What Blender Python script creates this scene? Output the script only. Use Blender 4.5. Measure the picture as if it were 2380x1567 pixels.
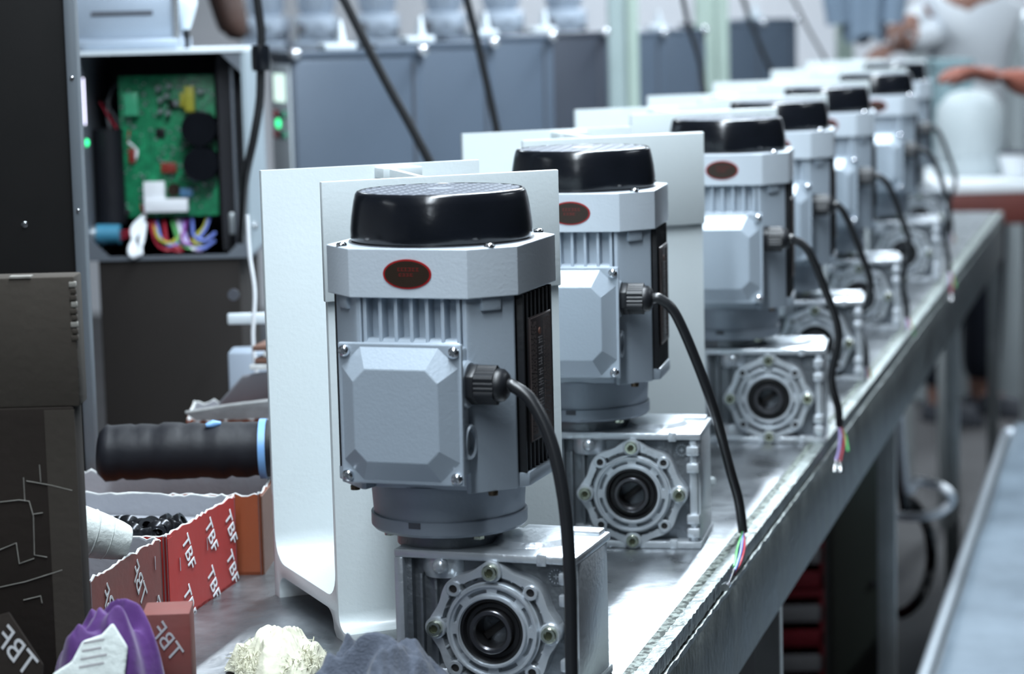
import bpy, bmesh, math, random
from mathutils import Vector, Matrix, noise
random.seed(7)
PI = math.pi
R = math.radians
for o in list(bpy.data.objects):
    bpy.data.objects.remove(o, do_unlink=True)
scene = bpy.context.scene
COL = scene.collection

# ------------------------------------------------------------------ camera
FPX, CX, CY = 5673.0, 1190.0, 783.5
PITCH, ROLL = R(7.64), R(-1.418)
CAM = Vector((0, 0, 1.43))
FW = Vector((0, math.cos(PITCH), -math.sin(PITCH)))
_r, _u = Vector((1, 0, 0)), Vector((0, math.sin(PITCH), math.cos(PITCH)))
RT = math.cos(ROLL) * _r + math.sin(ROLL) * _u
UP = -math.sin(ROLL) * _r + math.cos(ROLL) * _u
cd = bpy.data.cameras.new('camera')
cam = bpy.data.objects.new('camera', cd)
COL.objects.link(cam)
cam.matrix_world = Matrix(((RT.x, UP.x, -FW.x, CAM.x), (RT.y, UP.y, -FW.y, CAM.y), (RT.z, UP.z, -FW.z, CAM.z), (0, 0, 0, 1)))
cd.sensor_fit = 'HORIZONTAL'
cd.sensor_width = 36.0
cd.lens = 36.0 * FPX / 2380.0
cd.clip_start, cd.clip_end = 0.05, 60
cd.dof.use_dof = True
cd.dof.focus_distance = 2.05
cd.dof.aperture_fstop = 6.5
scene.camera = cam

# ------------------------------------------------------------------ world, lights, exposure
w = bpy.data.worlds.new('hall_air')
scene.world = w
w.use_nodes = True
bg = w.node_tree.nodes['Background']
bg.inputs['Color'].default_value = (0.58, 0.74, 0.95, 1)
bg.inputs['Strength'].default_value = 0.02
scene.view_settings.view_transform = 'Standard'
scene.view_settings.look = 'None'
scene.view_settings.exposure = 0.0
scene.view_settings.gamma = 1.0
scene.view_settings.use_curve_mapping = False
LAMP_POWER = 28.5
LAMP_COLOR = (0.82, 0.92, 1.0)
# fluorescent battens: (x, y, z, yaw) - the fittings themselves are built further down
LAMPS = [(-0.44, 0.25, 2.55, 75.5, 1.0), (-0.11, 1.53, 2.55, 75.5, 1.7), (0.22, 2.81, 2.55, 75.5, 1.7), (0.55, 4.09, 2.55, 75.5, 1.7), (0.88, 5.37, 2.55, 75.5, 1.7),
         (-1.00, -2.4, 2.62, 75, 0.5), (-3.4, 0.9, 2.62, 75, 0.15), (-0.9, 5.6, 2.62, 75, 0.6), (0.3, 7.4, 2.62, 75, 1.0), (2.1, 7.4, 2.62, 75, 0.7), (2.5, 9.8, 2.62, 75, 1.5), (0.5, 10.2, 2.62, 75, 2.0), (2.3, 3.0, 2.62, 75, 0.5)]  # last one, over the aisle, is added to brighten the under-bench things

def at(x, y, Y):
    """world point seen at pixel x, y of the photograph at distance Y"""
    d = FW + RT * ((x - CX) / FPX) - UP * ((y - CY) / FPX)
    return CAM + d * (Y / d.y)

def atz(x, y, z):
    d = FW + RT * ((x - CX) / FPX) - UP * ((y - CY) / FPX)
    return CAM + d * ((z - CAM.z) / d.z)

# ------------------------------------------------------------------ materials
MATS = {}
def mat(name, col, rough=0.5, metal=0.0, col2=None, nscale=8.0, bump=0.0, bscale=80.0, stretch=(1, 1, 1), rvar=0.0, contrast=0.5,
        emit=0.0, coat=0.0, trans=0.0, spec=0.5, sheen=0.0):
    m = bpy.data.materials.new(name)
    m.use_nodes = True
    nt = m.node_tree
    b = nt.nodes['Principled BSDF']
    b.inputs['Base Color'].default_value = (*col, 1)
    b.inputs['Roughness'].default_value = rough
    b.inputs['Metallic'].default_value = metal
    b.inputs['Specular IOR Level'].default_value = spec
    b.inputs['Coat Weight'].default_value = coat; b.inputs['Coat Roughness'].default_value = 0.22
    b.inputs['Transmission Weight'].default_value = trans
    if sheen: b.inputs['Sheen Weight'].default_value = sheen
    if emit:
        b.inputs['Emission Color'].default_value = (*col, 1)
        b.inputs['Emission Strength'].default_value = emit
    tc = nt.nodes.new('ShaderNodeTexCoord')
    mp = nt.nodes.new('ShaderNodeMapping')
    mp.inputs['Scale'].default_value = stretch
    nt.links.new(tc.outputs['Object'], mp.inputs['Vector'])
    c2 = col2 if col2 else tuple(c * 0.9 for c in col)
    n = nt.nodes.new('ShaderNodeTexNoise')
    n.inputs['Scale'].default_value = nscale
    n.inputs['Detail'].default_value = 6
    n.inputs['Roughness'].default_value = 0.6
    nt.links.new(mp.outputs['Vector'], n.inputs['Vector'])
    cr = nt.nodes.new('ShaderNodeValToRGB')
    cr.color_ramp.elements[0].position = 0.5 - contrast / 2
    cr.color_ramp.elements[1].position = 0.5 + contrast / 2
    cr.color_ramp.elements[0].color = (*c2, 1)
    cr.color_ramp.elements[1].color = (*col, 1)
    nt.links.new(n.outputs['Fac'], cr.inputs['Fac'])
    nt.links.new(cr.outputs['Color'], b.inputs['Base Color'])
    if rvar:
        mr = nt.nodes.new('ShaderNodeMapRange')
        mr.inputs['To Min'].default_value = max(0.02, rough - rvar)
        mr.inputs['To Max'].default_value = min(1, rough + rvar)
        nt.links.new(n.outputs['Fac'], mr.inputs['Value'])
        nt.links.new(mr.outputs['Result'], b.inputs['Roughness'])
    if bump:
        n2 = nt.nodes.new('ShaderNodeTexNoise')
        n2.inputs['Scale'].default_value = bscale
        n2.inputs['Detail'].default_value = 3
        nt.links.new(mp.outputs['Vector'], n2.inputs['Vector'])
        bp = nt.nodes.new('ShaderNodeBump')
        bp.inputs['Strength'].default_value = bump
        bp.inputs['Distance'].default_value = 0.002
        nt.links.new(n2.outputs['Fac'], bp.inputs['Height'])
        nt.links.new(bp.outputs['Normal'], b.inputs['Normal'])
    MATS[name] = m
    return m

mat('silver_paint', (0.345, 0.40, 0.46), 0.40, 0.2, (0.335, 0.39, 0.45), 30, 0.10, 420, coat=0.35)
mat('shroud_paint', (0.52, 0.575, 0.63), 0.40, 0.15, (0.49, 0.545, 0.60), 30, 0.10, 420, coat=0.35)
mat('bell_paint', (0.27, 0.31, 0.36), 0.45, 0.3, (0.25, 0.285, 0.33), 30, 0.12, 260)
mat('white_paint', (0.535, 0.585, 0.60), 0.34, 0, (0.51, 0.56, 0.575), 12, 0.10, 260, coat=0.2)
mat('black_plastic', (0.006, 0.007, 0.010), 0.20, 0, (0.004, 0.005, 0.007), 40, 0.05, 200)
mat('black_fins', (0.012, 0.013, 0.016), 0.4, 0, (0.008, 0.009, 0.011), 40, 0.1, 200)
mat('grille_plastic', (0.24, 0.26, 0.30), 0.3)
mat('cast_aluminium', (0.66, 0.70, 0.74), 0.32, 0.65, (0.54, 0.58, 0.62), 25, 0.25, 220, rvar=0.08)
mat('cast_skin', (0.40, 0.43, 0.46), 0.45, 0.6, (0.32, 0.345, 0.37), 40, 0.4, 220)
mat('cast_dark', (0.22, 0.24, 0.265), 0.42, 0.7, (0.15, 0.165, 0.18), 25, 0.4, 180)
mat('seal_rubber', (0.008, 0.008, 0.009), 0.35)
mat('bore_steel', (0.16, 0.16, 0.17), 0.28, 0.9, (0.10, 0.10, 0.11), 20)
mat('bore_dark', (0.02, 0.018, 0.018), 0.5, 0.3)
mat('zinc_screw', (0.85, 0.88, 0.92), 0.18, 1.0)
mat('yellow_zinc', (0.66, 0.69, 0.56), 0.22, 1.0, (0.54, 0.58, 0.47), 200)
mat('brass_dark', (0.13, 0.10, 0.07), 0.35, 1.0)
mat('socket_dark', (0.05, 0.055, 0.03), 0.5, 0.5)
mat('badge_red', (0.30, 0.006, 0.008), 0.4)
mat('badge_brown', (0.022, 0.009, 0.004), 0.42, 0, (0.014, 0.008, 0.003), 60)
mat('badge_print', (0.14, 0.006, 0.004), 0.5)
mat('nameplate', (0.024, 0.017, 0.017), 0.38, 0.3, (0.012, 0.010, 0.011), 60)
mat('nameplate_print', (0.30, 0.29, 0.30), 0.45)
mat('nameplate_faint', (0.11, 0.085, 0.08), 0.45)
mat('nameplate_spot', (0.20, 0.08, 0.05), 0.45)
mat('cable_black', (0.012, 0.013, 0.015), 0.33)
mat('cable_grey', (0.10, 0.11, 0.12), 0.4)
mat('wire_red', (0.35, 0.02, 0.04), 0.4)
mat('wire_blue', (0.16, 0.22, 0.62), 0.4)
mat('wire_lilac', (0.42, 0.34, 0.66), 0.4)
mat('wire_green', (0.10, 0.38, 0.12), 0.4)
mat('wire_yellow', (0.40, 0.38, 0.05), 0.4)
mat('wire_purple', (0.22, 0.05, 0.28), 0.4)
mat('wire_white', (0.75, 0.78, 0.82), 0.45)
mat('ferrule', (0.9, 0.92, 0.94), 0.15, 1.0)
mat('bench_steel', (0.36, 0.385, 0.41), 0.31, 0.85, (0.085, 0.092, 0.10), 13, 0.35, 60, stretch=(1, 1, 1), rvar=0.14, contrast=0.6)
mat('bench_lip', (0.40, 0.44, 0.44), 0.42, 0.6, (0.13, 0.15, 0.14), 40, 0.9, 130, rvar=0.1, contrast=0.4)
mat('apron_paint', (0.26, 0.285, 0.275), 0.40, 0.3, (0.050, 0.058, 0.052), 20, 0.6, 120, stretch=(1, 1, 0.7), rvar=0.14, contrast=0.34)
mat('leg_paint', (0.50, 0.53, 0.54), 0.45, 0.2, (0.36, 0.39, 0.39), 15)
mat('floor_concrete', (0.075, 0.072, 0.075), 0.6, 0, (0.045, 0.043, 0.045), 3, 0.3, 40)
mat('wall_plaster', (0.80, 0.80, 0.83), 0.85, 0, (0.73, 0.75, 0.80), 2)
mat('ceiling_panel', (0.28, 0.29, 0.31), 0.9)
mat('dark_panel', (0.007, 0.0065, 0.0065), 0.6, 0, (0.005, 0.005, 0.005), 20, spec=0.15)
mat('cabinet_edge', (0.13, 0.15, 0.17), 0.42, 0.3)
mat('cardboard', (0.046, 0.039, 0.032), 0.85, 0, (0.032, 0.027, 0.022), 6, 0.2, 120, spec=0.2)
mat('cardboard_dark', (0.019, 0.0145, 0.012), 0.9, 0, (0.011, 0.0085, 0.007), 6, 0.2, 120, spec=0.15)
mat('cardboard_grey', (0.30, 0.31, 0.34), 0.9, 0, (0.24, 0.25, 0.28), 8, 0.2, 150)
mat('torn_board', (0.22, 0.21, 0.19), 0.9, 0, (0.12, 0.115, 0.10), 90)
mat('seam_grime', (0.20, 0.23, 0.21), 0.7, 0, (0.008, 0.014, 0.010), 110, 0.8, 160, contrast=0.14)
mat('leather_brown', (0.060, 0.030, 0.022), 0.6, 0, (0.04, 0.02, 0.016), 9)
mat('torn_paper', (0.62, 0.64, 0.64), 0.9, 0, (0.40, 0.41, 0.41), 60, 0.5, 200)
mat('carton_red', (0.36, 0.012, 0.008), 0.6, 0, (0.27, 0.012, 0.008), 12, 0.1, 120)
mat('carton_faded', (0.17, 0.028, 0.022), 0.7, 0, (0.11, 0.045, 0.038), 9, 0.15, 120)
mat('carton_orange', (0.26, 0.055, 0.012), 0.6, 0, (0.20, 0.045, 0.015), 9, 0.1, 120)
mat('carton_brown', (0.15, 0.075, 0.05), 0.7, 0, (0.11, 0.055, 0.04), 9, 0.1, 120)
mat('print_white', (0.72, 0.73, 0.75), 0.6)
mat('print_faded', (0.42, 0.42, 0.43), 0.7)
mat('housing_grey', (0.080, 0.106, 0.145), 0.42, 0.2, (0.072, 0.096, 0.132), 6, 0.08, 150)
mat('housing_shaded', (0.038, 0.046, 0.064), 0.45, 0.2, (0.034, 0.041, 0.057), 6, 0.08, 150)  # darker copy of the housing grey, with shade put into the colour
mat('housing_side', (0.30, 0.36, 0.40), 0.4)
mat('display_glow', (0.82, 0.80, 1.0), 0.4, emit=3.0)
mat('gland_black', (0.008, 0.009, 0.012), 0.42, 0, (0.006, 0.007, 0.009), 40)
mat('housing_white', (0.66, 0.73, 0.78), 0.4)
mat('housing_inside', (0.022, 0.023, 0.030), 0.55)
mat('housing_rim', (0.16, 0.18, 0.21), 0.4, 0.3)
mat('plinth_brown', (0.020, 0.017, 0.0155), 0.75, 0, (0.015, 0.0125, 0.0115), 4, spec=0.2)
mat('pcb_green', (0.020, 0.30, 0.13), 0.35, 0, (0.010, 0.13, 0.06), 90, contrast=0.3)
mat('pcb_light', (0.06, 0.42, 0.22), 0.4)
mat('chip_black', (0.012, 0.012, 0.013), 0.3)
mat('chip_white', (0.80, 0.82, 0.86), 0.35)
mat('chip_yellow', (0.42, 0.40, 0.05), 0.4)
mat('chip_red', (0.22, 0.03, 0.02), 0.4)
mat('chip_blue', (0.10, 0.24, 0.42), 0.4)
mat('chip_silver', (0.6, 0.65, 0.68), 0.3, 0.8)
mat('led_green', (0.05, 1.0, 0.35), 0.4, emit=2.0)
mat('lcd_glow', (0.72, 0.95, 0.86), 0.4, emit=1.1)
mat('button_red', (0.42, 0.07, 0.08), 0.4)
mat('button_green', (0.10, 0.50, 0.30), 0.4)
mat('button_black', (0.03, 0.03, 0.03), 0.4)
mat('teal_plastic', (0.05, 0.22, 0.34), 0.35)
mat('column_paint', (0.36, 0.44, 0.45), 0.5, 0, (0.31, 0.39, 0.39), 5)
mat('column_green', (0.40, 0.49, 0.44), 0.5, 0, (0.34, 0.43, 0.38), 5)
mat('machine_grey', (0.36, 0.42, 0.50), 0.42, 0.2, (0.32, 0.38, 0.46), 9)
mat('machine_dark', (0.06, 0.065, 0.08), 0.5)
mat('purple_cloth', (0.085, 0.016, 0.16), 0.75, 0, (0.05, 0.010, 0.10), 14, 0.3, 120, sheen=0.15)
mat('grey_cloth', (0.088, 0.102, 0.135), 0.9, 0, (0.068, 0.080, 0.108), 20, 0.5, 420, sheen=0.15)
mat('wool', (0.74, 0.73, 0.58), 0.95, 0, (0.58, 0.57, 0.45), 30, 0.6, 150)
mat('white_cloth', (0.62, 0.66, 0.64), 0.9, 0, (0.48, 0.52, 0.50), 20, 0.6, 160)
mat('black_cloth', (0.006, 0.0065, 0.010), 0.55, 0, (0.004, 0.0045, 0.007), 10, 0.5, 40, spec=0.3)
mat('blue_band', (0.16, 0.34, 0.62), 0.4)
mat('black_steel', (0.03, 0.032, 0.036), 0.25, 0.7)
mat('cap_silver', (0.72, 0.75, 0.78), 0.22, 0.8)
mat('dark_green', (0.11, 0.135, 0.115), 0.5, 0, (0.09, 0.11, 0.095), 4)
mat('crate_red', (0.36, 0.02, 0.035), 0.5, 0, (0.16, 0.014, 0.02), 8)
mat('crate_grey', (0.34, 0.33, 0.34), 0.6)
mat('trolley_frame', (0.50, 0.55, 0.60), 0.4, 0.4)
mat('blue_sheet', (0.17, 0.215, 0.26), 0.6, 0, (0.07, 0.095, 0.12), 5, 0.2, 20)
mat('white_sack', (0.46, 0.51, 0.53), 0.6, 0, (0.40, 0.45, 0.47), 4, 0.3, 20)
mat('table_white', (0.80, 0.83, 0.86), 0.35)
mat('teal_box', (0.22, 0.32, 0.35), 0.6, 0, (0.18, 0.28, 0.31), 5)
mat('crate_rust', (0.13, 0.028, 0.020), 0.6, 0, (0.09, 0.022, 0.018), 6)
mat('skin', (0.20, 0.055, 0.032), 0.55, 0, (0.16, 0.045, 0.028), 10)
mat('skin_pale', (0.30, 0.16, 0.12), 0.55, 0, (0.26, 0.13, 0.10), 10)
mat('hair_black', (0.012, 0.010, 0.010), 0.5)
mat('eye_white', (0.8, 0.8, 0.8), 0.3)
mat('shirt_white', (0.74, 0.78, 0.82), 0.8, 0, (0.66, 0.70, 0.75), 6, 0.3, 30)
mat('jacket_blue', (0.26, 0.34, 0.44), 0.8, 0, (0.19, 0.26, 0.35), 6, 0.3, 30)
mat('sleeve_brown', (0.055, 0.032, 0.026), 0.8)
mat('trousers_navy', (0.010, 0.014, 0.026), 0.85)
mat('lamp_glow', (0.92, 0.97, 1.0), 0.5, emit=9.0)

# ------------------------------------------------------------------ mesh helpers
class MB:
    def __init__(s):
        s.v, s.f = [], []
    def add(s, verts, faces, M=None):
        k = len(s.v)
        s.v += [tuple(M @ Vector(p)) if M else tuple(p) for p in verts]
        s.f += [tuple(i + k for i in f) for f in faces]
        return s
    def box(s, x0, x1, y0, y1, z0, z1, M=None):
        v = [(x0, y0, z0), (x1, y0, z0), (x1, y1, z0), (x0, y1, z0), (x0, y0, z1), (x1, y0, z1), (x1, y1, z1), (x0, y1, z1)]
        return s.add(v, [(0, 3, 2, 1), (4, 5, 6, 7), (0, 1, 5, 4), (1, 2, 6, 5), (2, 3, 7, 6), (3, 0, 4, 7)], M)
    def prism(s, poly, z0, z1, M=None, top=None):
        """polygon in x, y pulled from z0 to z1 (top: another polygon of as many points)"""
        n = len(poly)
        t = top or poly
        v = [(x, y, z0) for x, y in poly] + [(x, y, z1) for x, y in t]
        f = [tuple(range(n - 1, -1, -1)), tuple(range(n, 2 * n))] + [(i, (i + 1) % n, n + (i + 1) % n, n + i) for i in range(n)]
        return s.add(v, f, M)
    def lathe(s, prof, n=48, M=None, closed=False):
        """profile of (radius, z) turned about z; a radius of 0 closes it; closed: the profile is a loop"""
        v, f, rows = [], [], []
        for r, z in prof:
            if r < 1e-7:
                rows.append([len(v)] * n); v.append((0, 0, z))
            else:
                rows.append([len(v) + i for i in range(n)])
                v += [(r * math.cos(2 * PI * i / n), r * math.sin(2 * PI * i / n), z) for i in range(n)]
        pr = list(zip(rows, rows[1:])) + ([(rows[-1], rows[0])] if closed else [])
        for a, b in pr:
            for i in range(n):
                j = (i + 1) % n
                q = [a[i], a[j], b[j], b[i]]
                q = [x for k, x in enumerate(q) if x not in q[:k]]
                if len(q) > 2: f.append(tuple(q))
        if not closed:
            if prof[0][0] > 1e-7: f.append(tuple(reversed(rows[0])))
            if prof[-1][0] > 1e-7: f.append(tuple(rows[-1]))
        return s.add(v, f, M)
    def tube(s, pts, r, n=10, M=None, flat=None):
        pts = [Vector(p) for p in pts]
        v, f = [], []
        nrm = None
        for i, p in enumerate(pts):
            d = (pts[min(i + 1, len(pts) - 1)] - pts[max(i - 1, 0)]).normalized()
            if nrm is None:
                a = Vector((0, 0, 1)) if abs(d.z) < 0.9 else Vector((1, 0, 0))
                nrm = d.cross(a).normalized()
            nrm = (nrm - d * nrm.dot(d)).normalized()
            b = d.cross(nrm)
            rr = r[i] if isinstance(r, (list, tuple)) else r
            for k in range(n):
                a = 2 * PI * k / n
                v.append(tuple(p + (nrm * math.cos(a) + b * math.sin(a) * (flat or 1)) * rr))
        for i in range(len(pts) - 1):
            for k in range(n):
                j = (k + 1) % n
                f.append((i * n + k, i * n + j, (i + 1) * n + j, (i + 1) * n + k))
        f.append(tuple(range(n - 1, -1, -1)))
        f.append(tuple(range((len(pts) - 1) * n, len(pts) * n)))
        return s.add(v, f, M)
    def build(s, name, m, parent=None, bevel=0.0, seg=2, ang=35, loc=None, kind=None, label=None, noflip=False):
        me = bpy.data.meshes.new(name)
        me.from_pydata(s.v, [], s.f)
        bm = bmesh.new(); bm.from_mesh(me)
        bmesh.ops.remove_doubles(bm, verts=bm.verts, dist=1e-6)
        if not noflip: bmesh.ops.recalc_face_normals(bm, faces=bm.faces)
        if bevel:
            es = [e for e in bm.edges if len(e.link_faces) == 2 and e.calc_face_angle(0) > R(30)]
            bmesh.ops.bevel(bm, geom=es, offset=bevel, segments=seg, profile=0.5, affect='EDGES', clamp_overlap=True)
        bm.to_mesh(me); bm.free()
        for p in me.polygons: p.use_smooth = True
        try: me.set_sharp_from_angle(angle=R(ang))
        except Exception: pass
        me.materials.append(MATS[m])
        o = bpy.data.objects.new(name, me)
        COL.objects.link(o)
        if parent: o.parent = parent
        if loc: o.location = loc
        if kind: o['kind'] = kind
        if label: o['label'] = label
        return o

def tag(o, label, cat, group=None):
    o['label'] = label; o['category'] = cat
    if group: o['group'] = group
    return o
def struct(o):
    o['kind'] = 'structure'
    return o
def thing(name, label, cat, loc=(0, 0, 0), rz=0.0, group=None):
    o = bpy.data.objects.new(name, None)
    o.empty_display_size = 0.05
    COL.objects.link(o)
    o.location = loc; o.rotation_euler = (0, 0, rz)
    return tag(o, label, cat, group)
def kids(o):
    return [c for c in bpy.data.objects if c.parent == o]
def copy_tree(o, parent=None):
    c = o.copy(); COL.objects.link(c); c.parent = parent
    for ch in kids(o): copy_tree(ch, c)
    return c
def dup(o, parent, loc=None, rot=None):
    c = o.copy(); COL.objects.link(c); c.parent = parent
    if loc is not None: c.location = loc
    if rot is not None: c.rotation_euler = rot
    for ch in kids(o): dup(ch, c)
    return c
def T(x=0, y=0, z=0): return Matrix.Translation((x, y, z))
def RX(a): return Matrix.Rotation(a, 4, 'X')
def RY(a): return Matrix.Rotation(a, 4, 'Y')
def RZ(a): return Matrix.Rotation(a, 4, 'Z')
FRONT = RX(PI / 2)      # z of a shape turned to point to -y (towards the viewer)
def spline(pts, k=8):
    """Catmull-Rom through the points"""
    P = [Vector(p) for p in pts]
    P = [P[0] * 2 - P[1]] + P + [P[-1] * 2 - P[-2]]
    out = []
    for i in range(1, len(P) - 2):
        for j in range(k):
            t = j / k
            a, b, c, d = P[i - 1], P[i], P[i + 1], P[i + 2]
            out.append(0.5 * (2 * b + (c - a) * t + (2 * a - 5 * b + 4 * c - d) * t * t + (3 * b - a - 3 * c + d) * t ** 3))
    out.append(P[-2])
    return out
def text_mesh(body, size, name, m, parent, M, extr=0.0003, italic=0.0):
    cu = bpy.data.curves.new(name, 'FONT')
    cu.body = body; cu.size = size; cu.extrude = extr; cu.shear = italic
    cu.align_x = 'CENTER'; cu.align_y = 'CENTER'; cu.resolution_u = 3
    t = bpy.data.objects.new(name, cu)
    COL.objects.link(t)
    dg = bpy.context.evaluated_depsgraph_get()
    me = bpy.data.meshes.new_from_object(t.evaluated_get(dg))
    bpy.data.objects.remove(t, do_unlink=True)
    me.transform(M)
    me.materials.clear(); me.materials.append(MATS[m])
    o = bpy.data.objects.new(name, me)
    COL.objects.link(o); o.parent = parent
    return o
BZ = 0.90      # bench top
EDGE0, EDIR = Vector((0.0932, 1.9018, BZ)), Vector((0.2615, 0.9652, 0))
ELEFT = Vector((-0.9652, 0.2615, 0))
EYAW = math.atan2(EDIR.y, EDIR.x)
# ================================================================== the hall
struct(MB().box(-5, 7, -4, 12, -0.1, 0).build('floor', 'floor_concrete'))
struct(MB().box(-5, 7, 11.9, 12, 0, 3.2).build('wall_back', 'wall_plaster'))
struct(MB().box(-5.1, -5, -4, 12, 0, 3.2).build('wall_left', 'wall_plaster'))
struct(MB().box(-5, 7, -4, 12, 3.2, 3.3).build('ceiling', 'ceiling_panel'))
lamp_where = ['over the near end of the bench', 'above the nearest motor', 'between the second and third motors', 'above the fifth motor', 'above the far end of the bench',
              'behind the near end of the bench', 'near the left wall', 'above the grey control housings', 'behind the rack of grey machines', 'above the white table', 'in the far right corner', 'by the pale back wall', 'over the aisle right of the bench, added to brighten under it']
for i, (x, y, z, yaw, pw) in enumerate(LAMPS):
    t = thing('batten_light', 'white fluorescent batten hung from the ceiling ' + lamp_where[i], 'lamp', (x, y, z), R(yaw), 'ceiling battens')
    MB().box(-0.62, 0.62, -0.05, 0.05, 0.02, 0.07).build('lamp_housing', 'housing_white', t, 0.008)
    for s in (-0.02, 0.02):
        MB().tube([(-0.59, s, 0.0), (0.59, s, 0.0)], 0.013, 10).build('lamp_tube', 'lamp_glow', t)
    for s in (-0.5, 0.5):
        MB().tube([(s, 0, 0.07), (s, 0, 3.2 - z)], 0.004, 6).build('suspension_rod', 'zinc_screw', t)
    ld = bpy.data.lights.new('batten_lamp', 'AREA')
    ld.shape = 'RECTANGLE'; ld.size = 1.2; ld.size_y = 0.12
    ld.energy = LAMP_POWER * pw; ld.color = LAMP_COLOR
    lo = bpy.data.objects.new('batten_lamp', ld)
    COL.objects.link(lo); lo.parent = t; lo.location = (0, 0, -0.02)

# ================================================================== the workbench
bench = thing('workbench', 'long steel workbench carrying the row of gear motors', 'workbench', (EDGE0.x, EDGE0.y, 0), EYAW)
S0, S1, TW = -1.2, 4.33, 0.74
MB().box(S0, S1, 0.0112, TW, BZ - 0.006, BZ).build('bench_top', 'bench_steel', bench, 0.001)
def wavy(name, m, t0, t1, z0, z1, amp, step, bev, seed):
    rnd = random.Random(seed)
    n = int((S1 - S0) / step)
    v, f = [], []
    for i in range(n + 1):
        s = S0 + (S1 - S0) * i / n
        a, b, c, d = [rnd.uniform(-amp, amp) for _ in range(4)]
        v += [(s, t0 + a * 0.6, z0 + b), (s, t1 + c * 0.3, z0), (s, t1 + c * 0.3, z1 + d * 0.6), (s, t0 + a, z1 + d)]
    for i in range(n):
        for k in range(4):
            j = (k + 1) % 4
            f.append((i * 4 + k, i * 4 + j, (i + 1) * 4 + j, (i + 1) * 4 + k))
    f.append((0, 1, 2, 3)); f.append((n * 4 + 3, n * 4 + 2, n * 4 + 1, n * 4))
    m_ = MB(); m_.v, m_.f = v, f
    return m_.build(name, m, bench, bev, ang=60)
wavy('edge_lip', 'bench_lip', -0.0085, 0.0035, BZ - 0.014, BZ - 0.0004, 0.0006, 0.006, 0.0, 3)
MB().box(S0, S1, 0.0030, 0.0114, BZ - 0.008, BZ - 0.0002).build('seam', 'seam_grime', bench)
MB().box(S0, S1, -0.0085, -0.0005, BZ - 0.117, BZ - 0.017).build('apron', 'apron_paint', bench, 0.002)
wavy('apron_bead', 'bench_lip', -0.0110, -0.0075, BZ - 0.021, BZ - 0.016, 0.0008, 0.009, 0.0, 5)
leg = None
for s in (-0.43, 0.738, 1.908, 3.109, 4.30):
    for t0 in (0.0, TW - 0.03):
        if leg is None:
            m = MB().prism([(0, 0), (0.019, 0), (0.019, 0.004), (0.004, 0.004), (0.004, 0.028), (0, 0.028)], 0.0, BZ - 0.006)
            leg = m.build('leg', 'leg_paint', bench, 0.0006, loc=(s, t0, 0))
        else:
            dup(leg, bench, (s, t0, 0))
    MB().box(s, s + 0.004, 0.02, TW - 0.02, BZ - 0.06, BZ - 0.02).build('cross_bearer', 'leg_paint', bench)
MB().box(S0, S1, TW - 0.004, TW, BZ - 0.06, BZ - 0.006).build('rear_rail', 'apron_paint', bench)
# ================================================================== gear motors
def oct_poly(h, c):
    return [(-h + c, -h), (h - c, -h), (h, -h + c), (h, h - c), (h - c, h), (-h + c, h), (-h, h - c), (-h, -h + c)]
def screw_mb(r, h, M=None):
    """pan-head screw with a raised dome"""
    m = MB()
    m.lathe([(r, 0), (r, h * 0.45), (r * 0.8, h * 0.85), (r * 0.4, h), (0, h)], 16, M)
    return m
def cross_mb(r, h, M=None):
    a, b = r * 0.62, r * 0.17
    poly = [(-b, -a), (b, -a), (b, -b), (a, -b), (a, b), (b, b), (b, a), (-b, a), (-b, b), (-a, b), (-a, -b), (-b, -b)]
    return MB().prism(poly, h * 0.8, h * 1.03, M)

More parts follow.
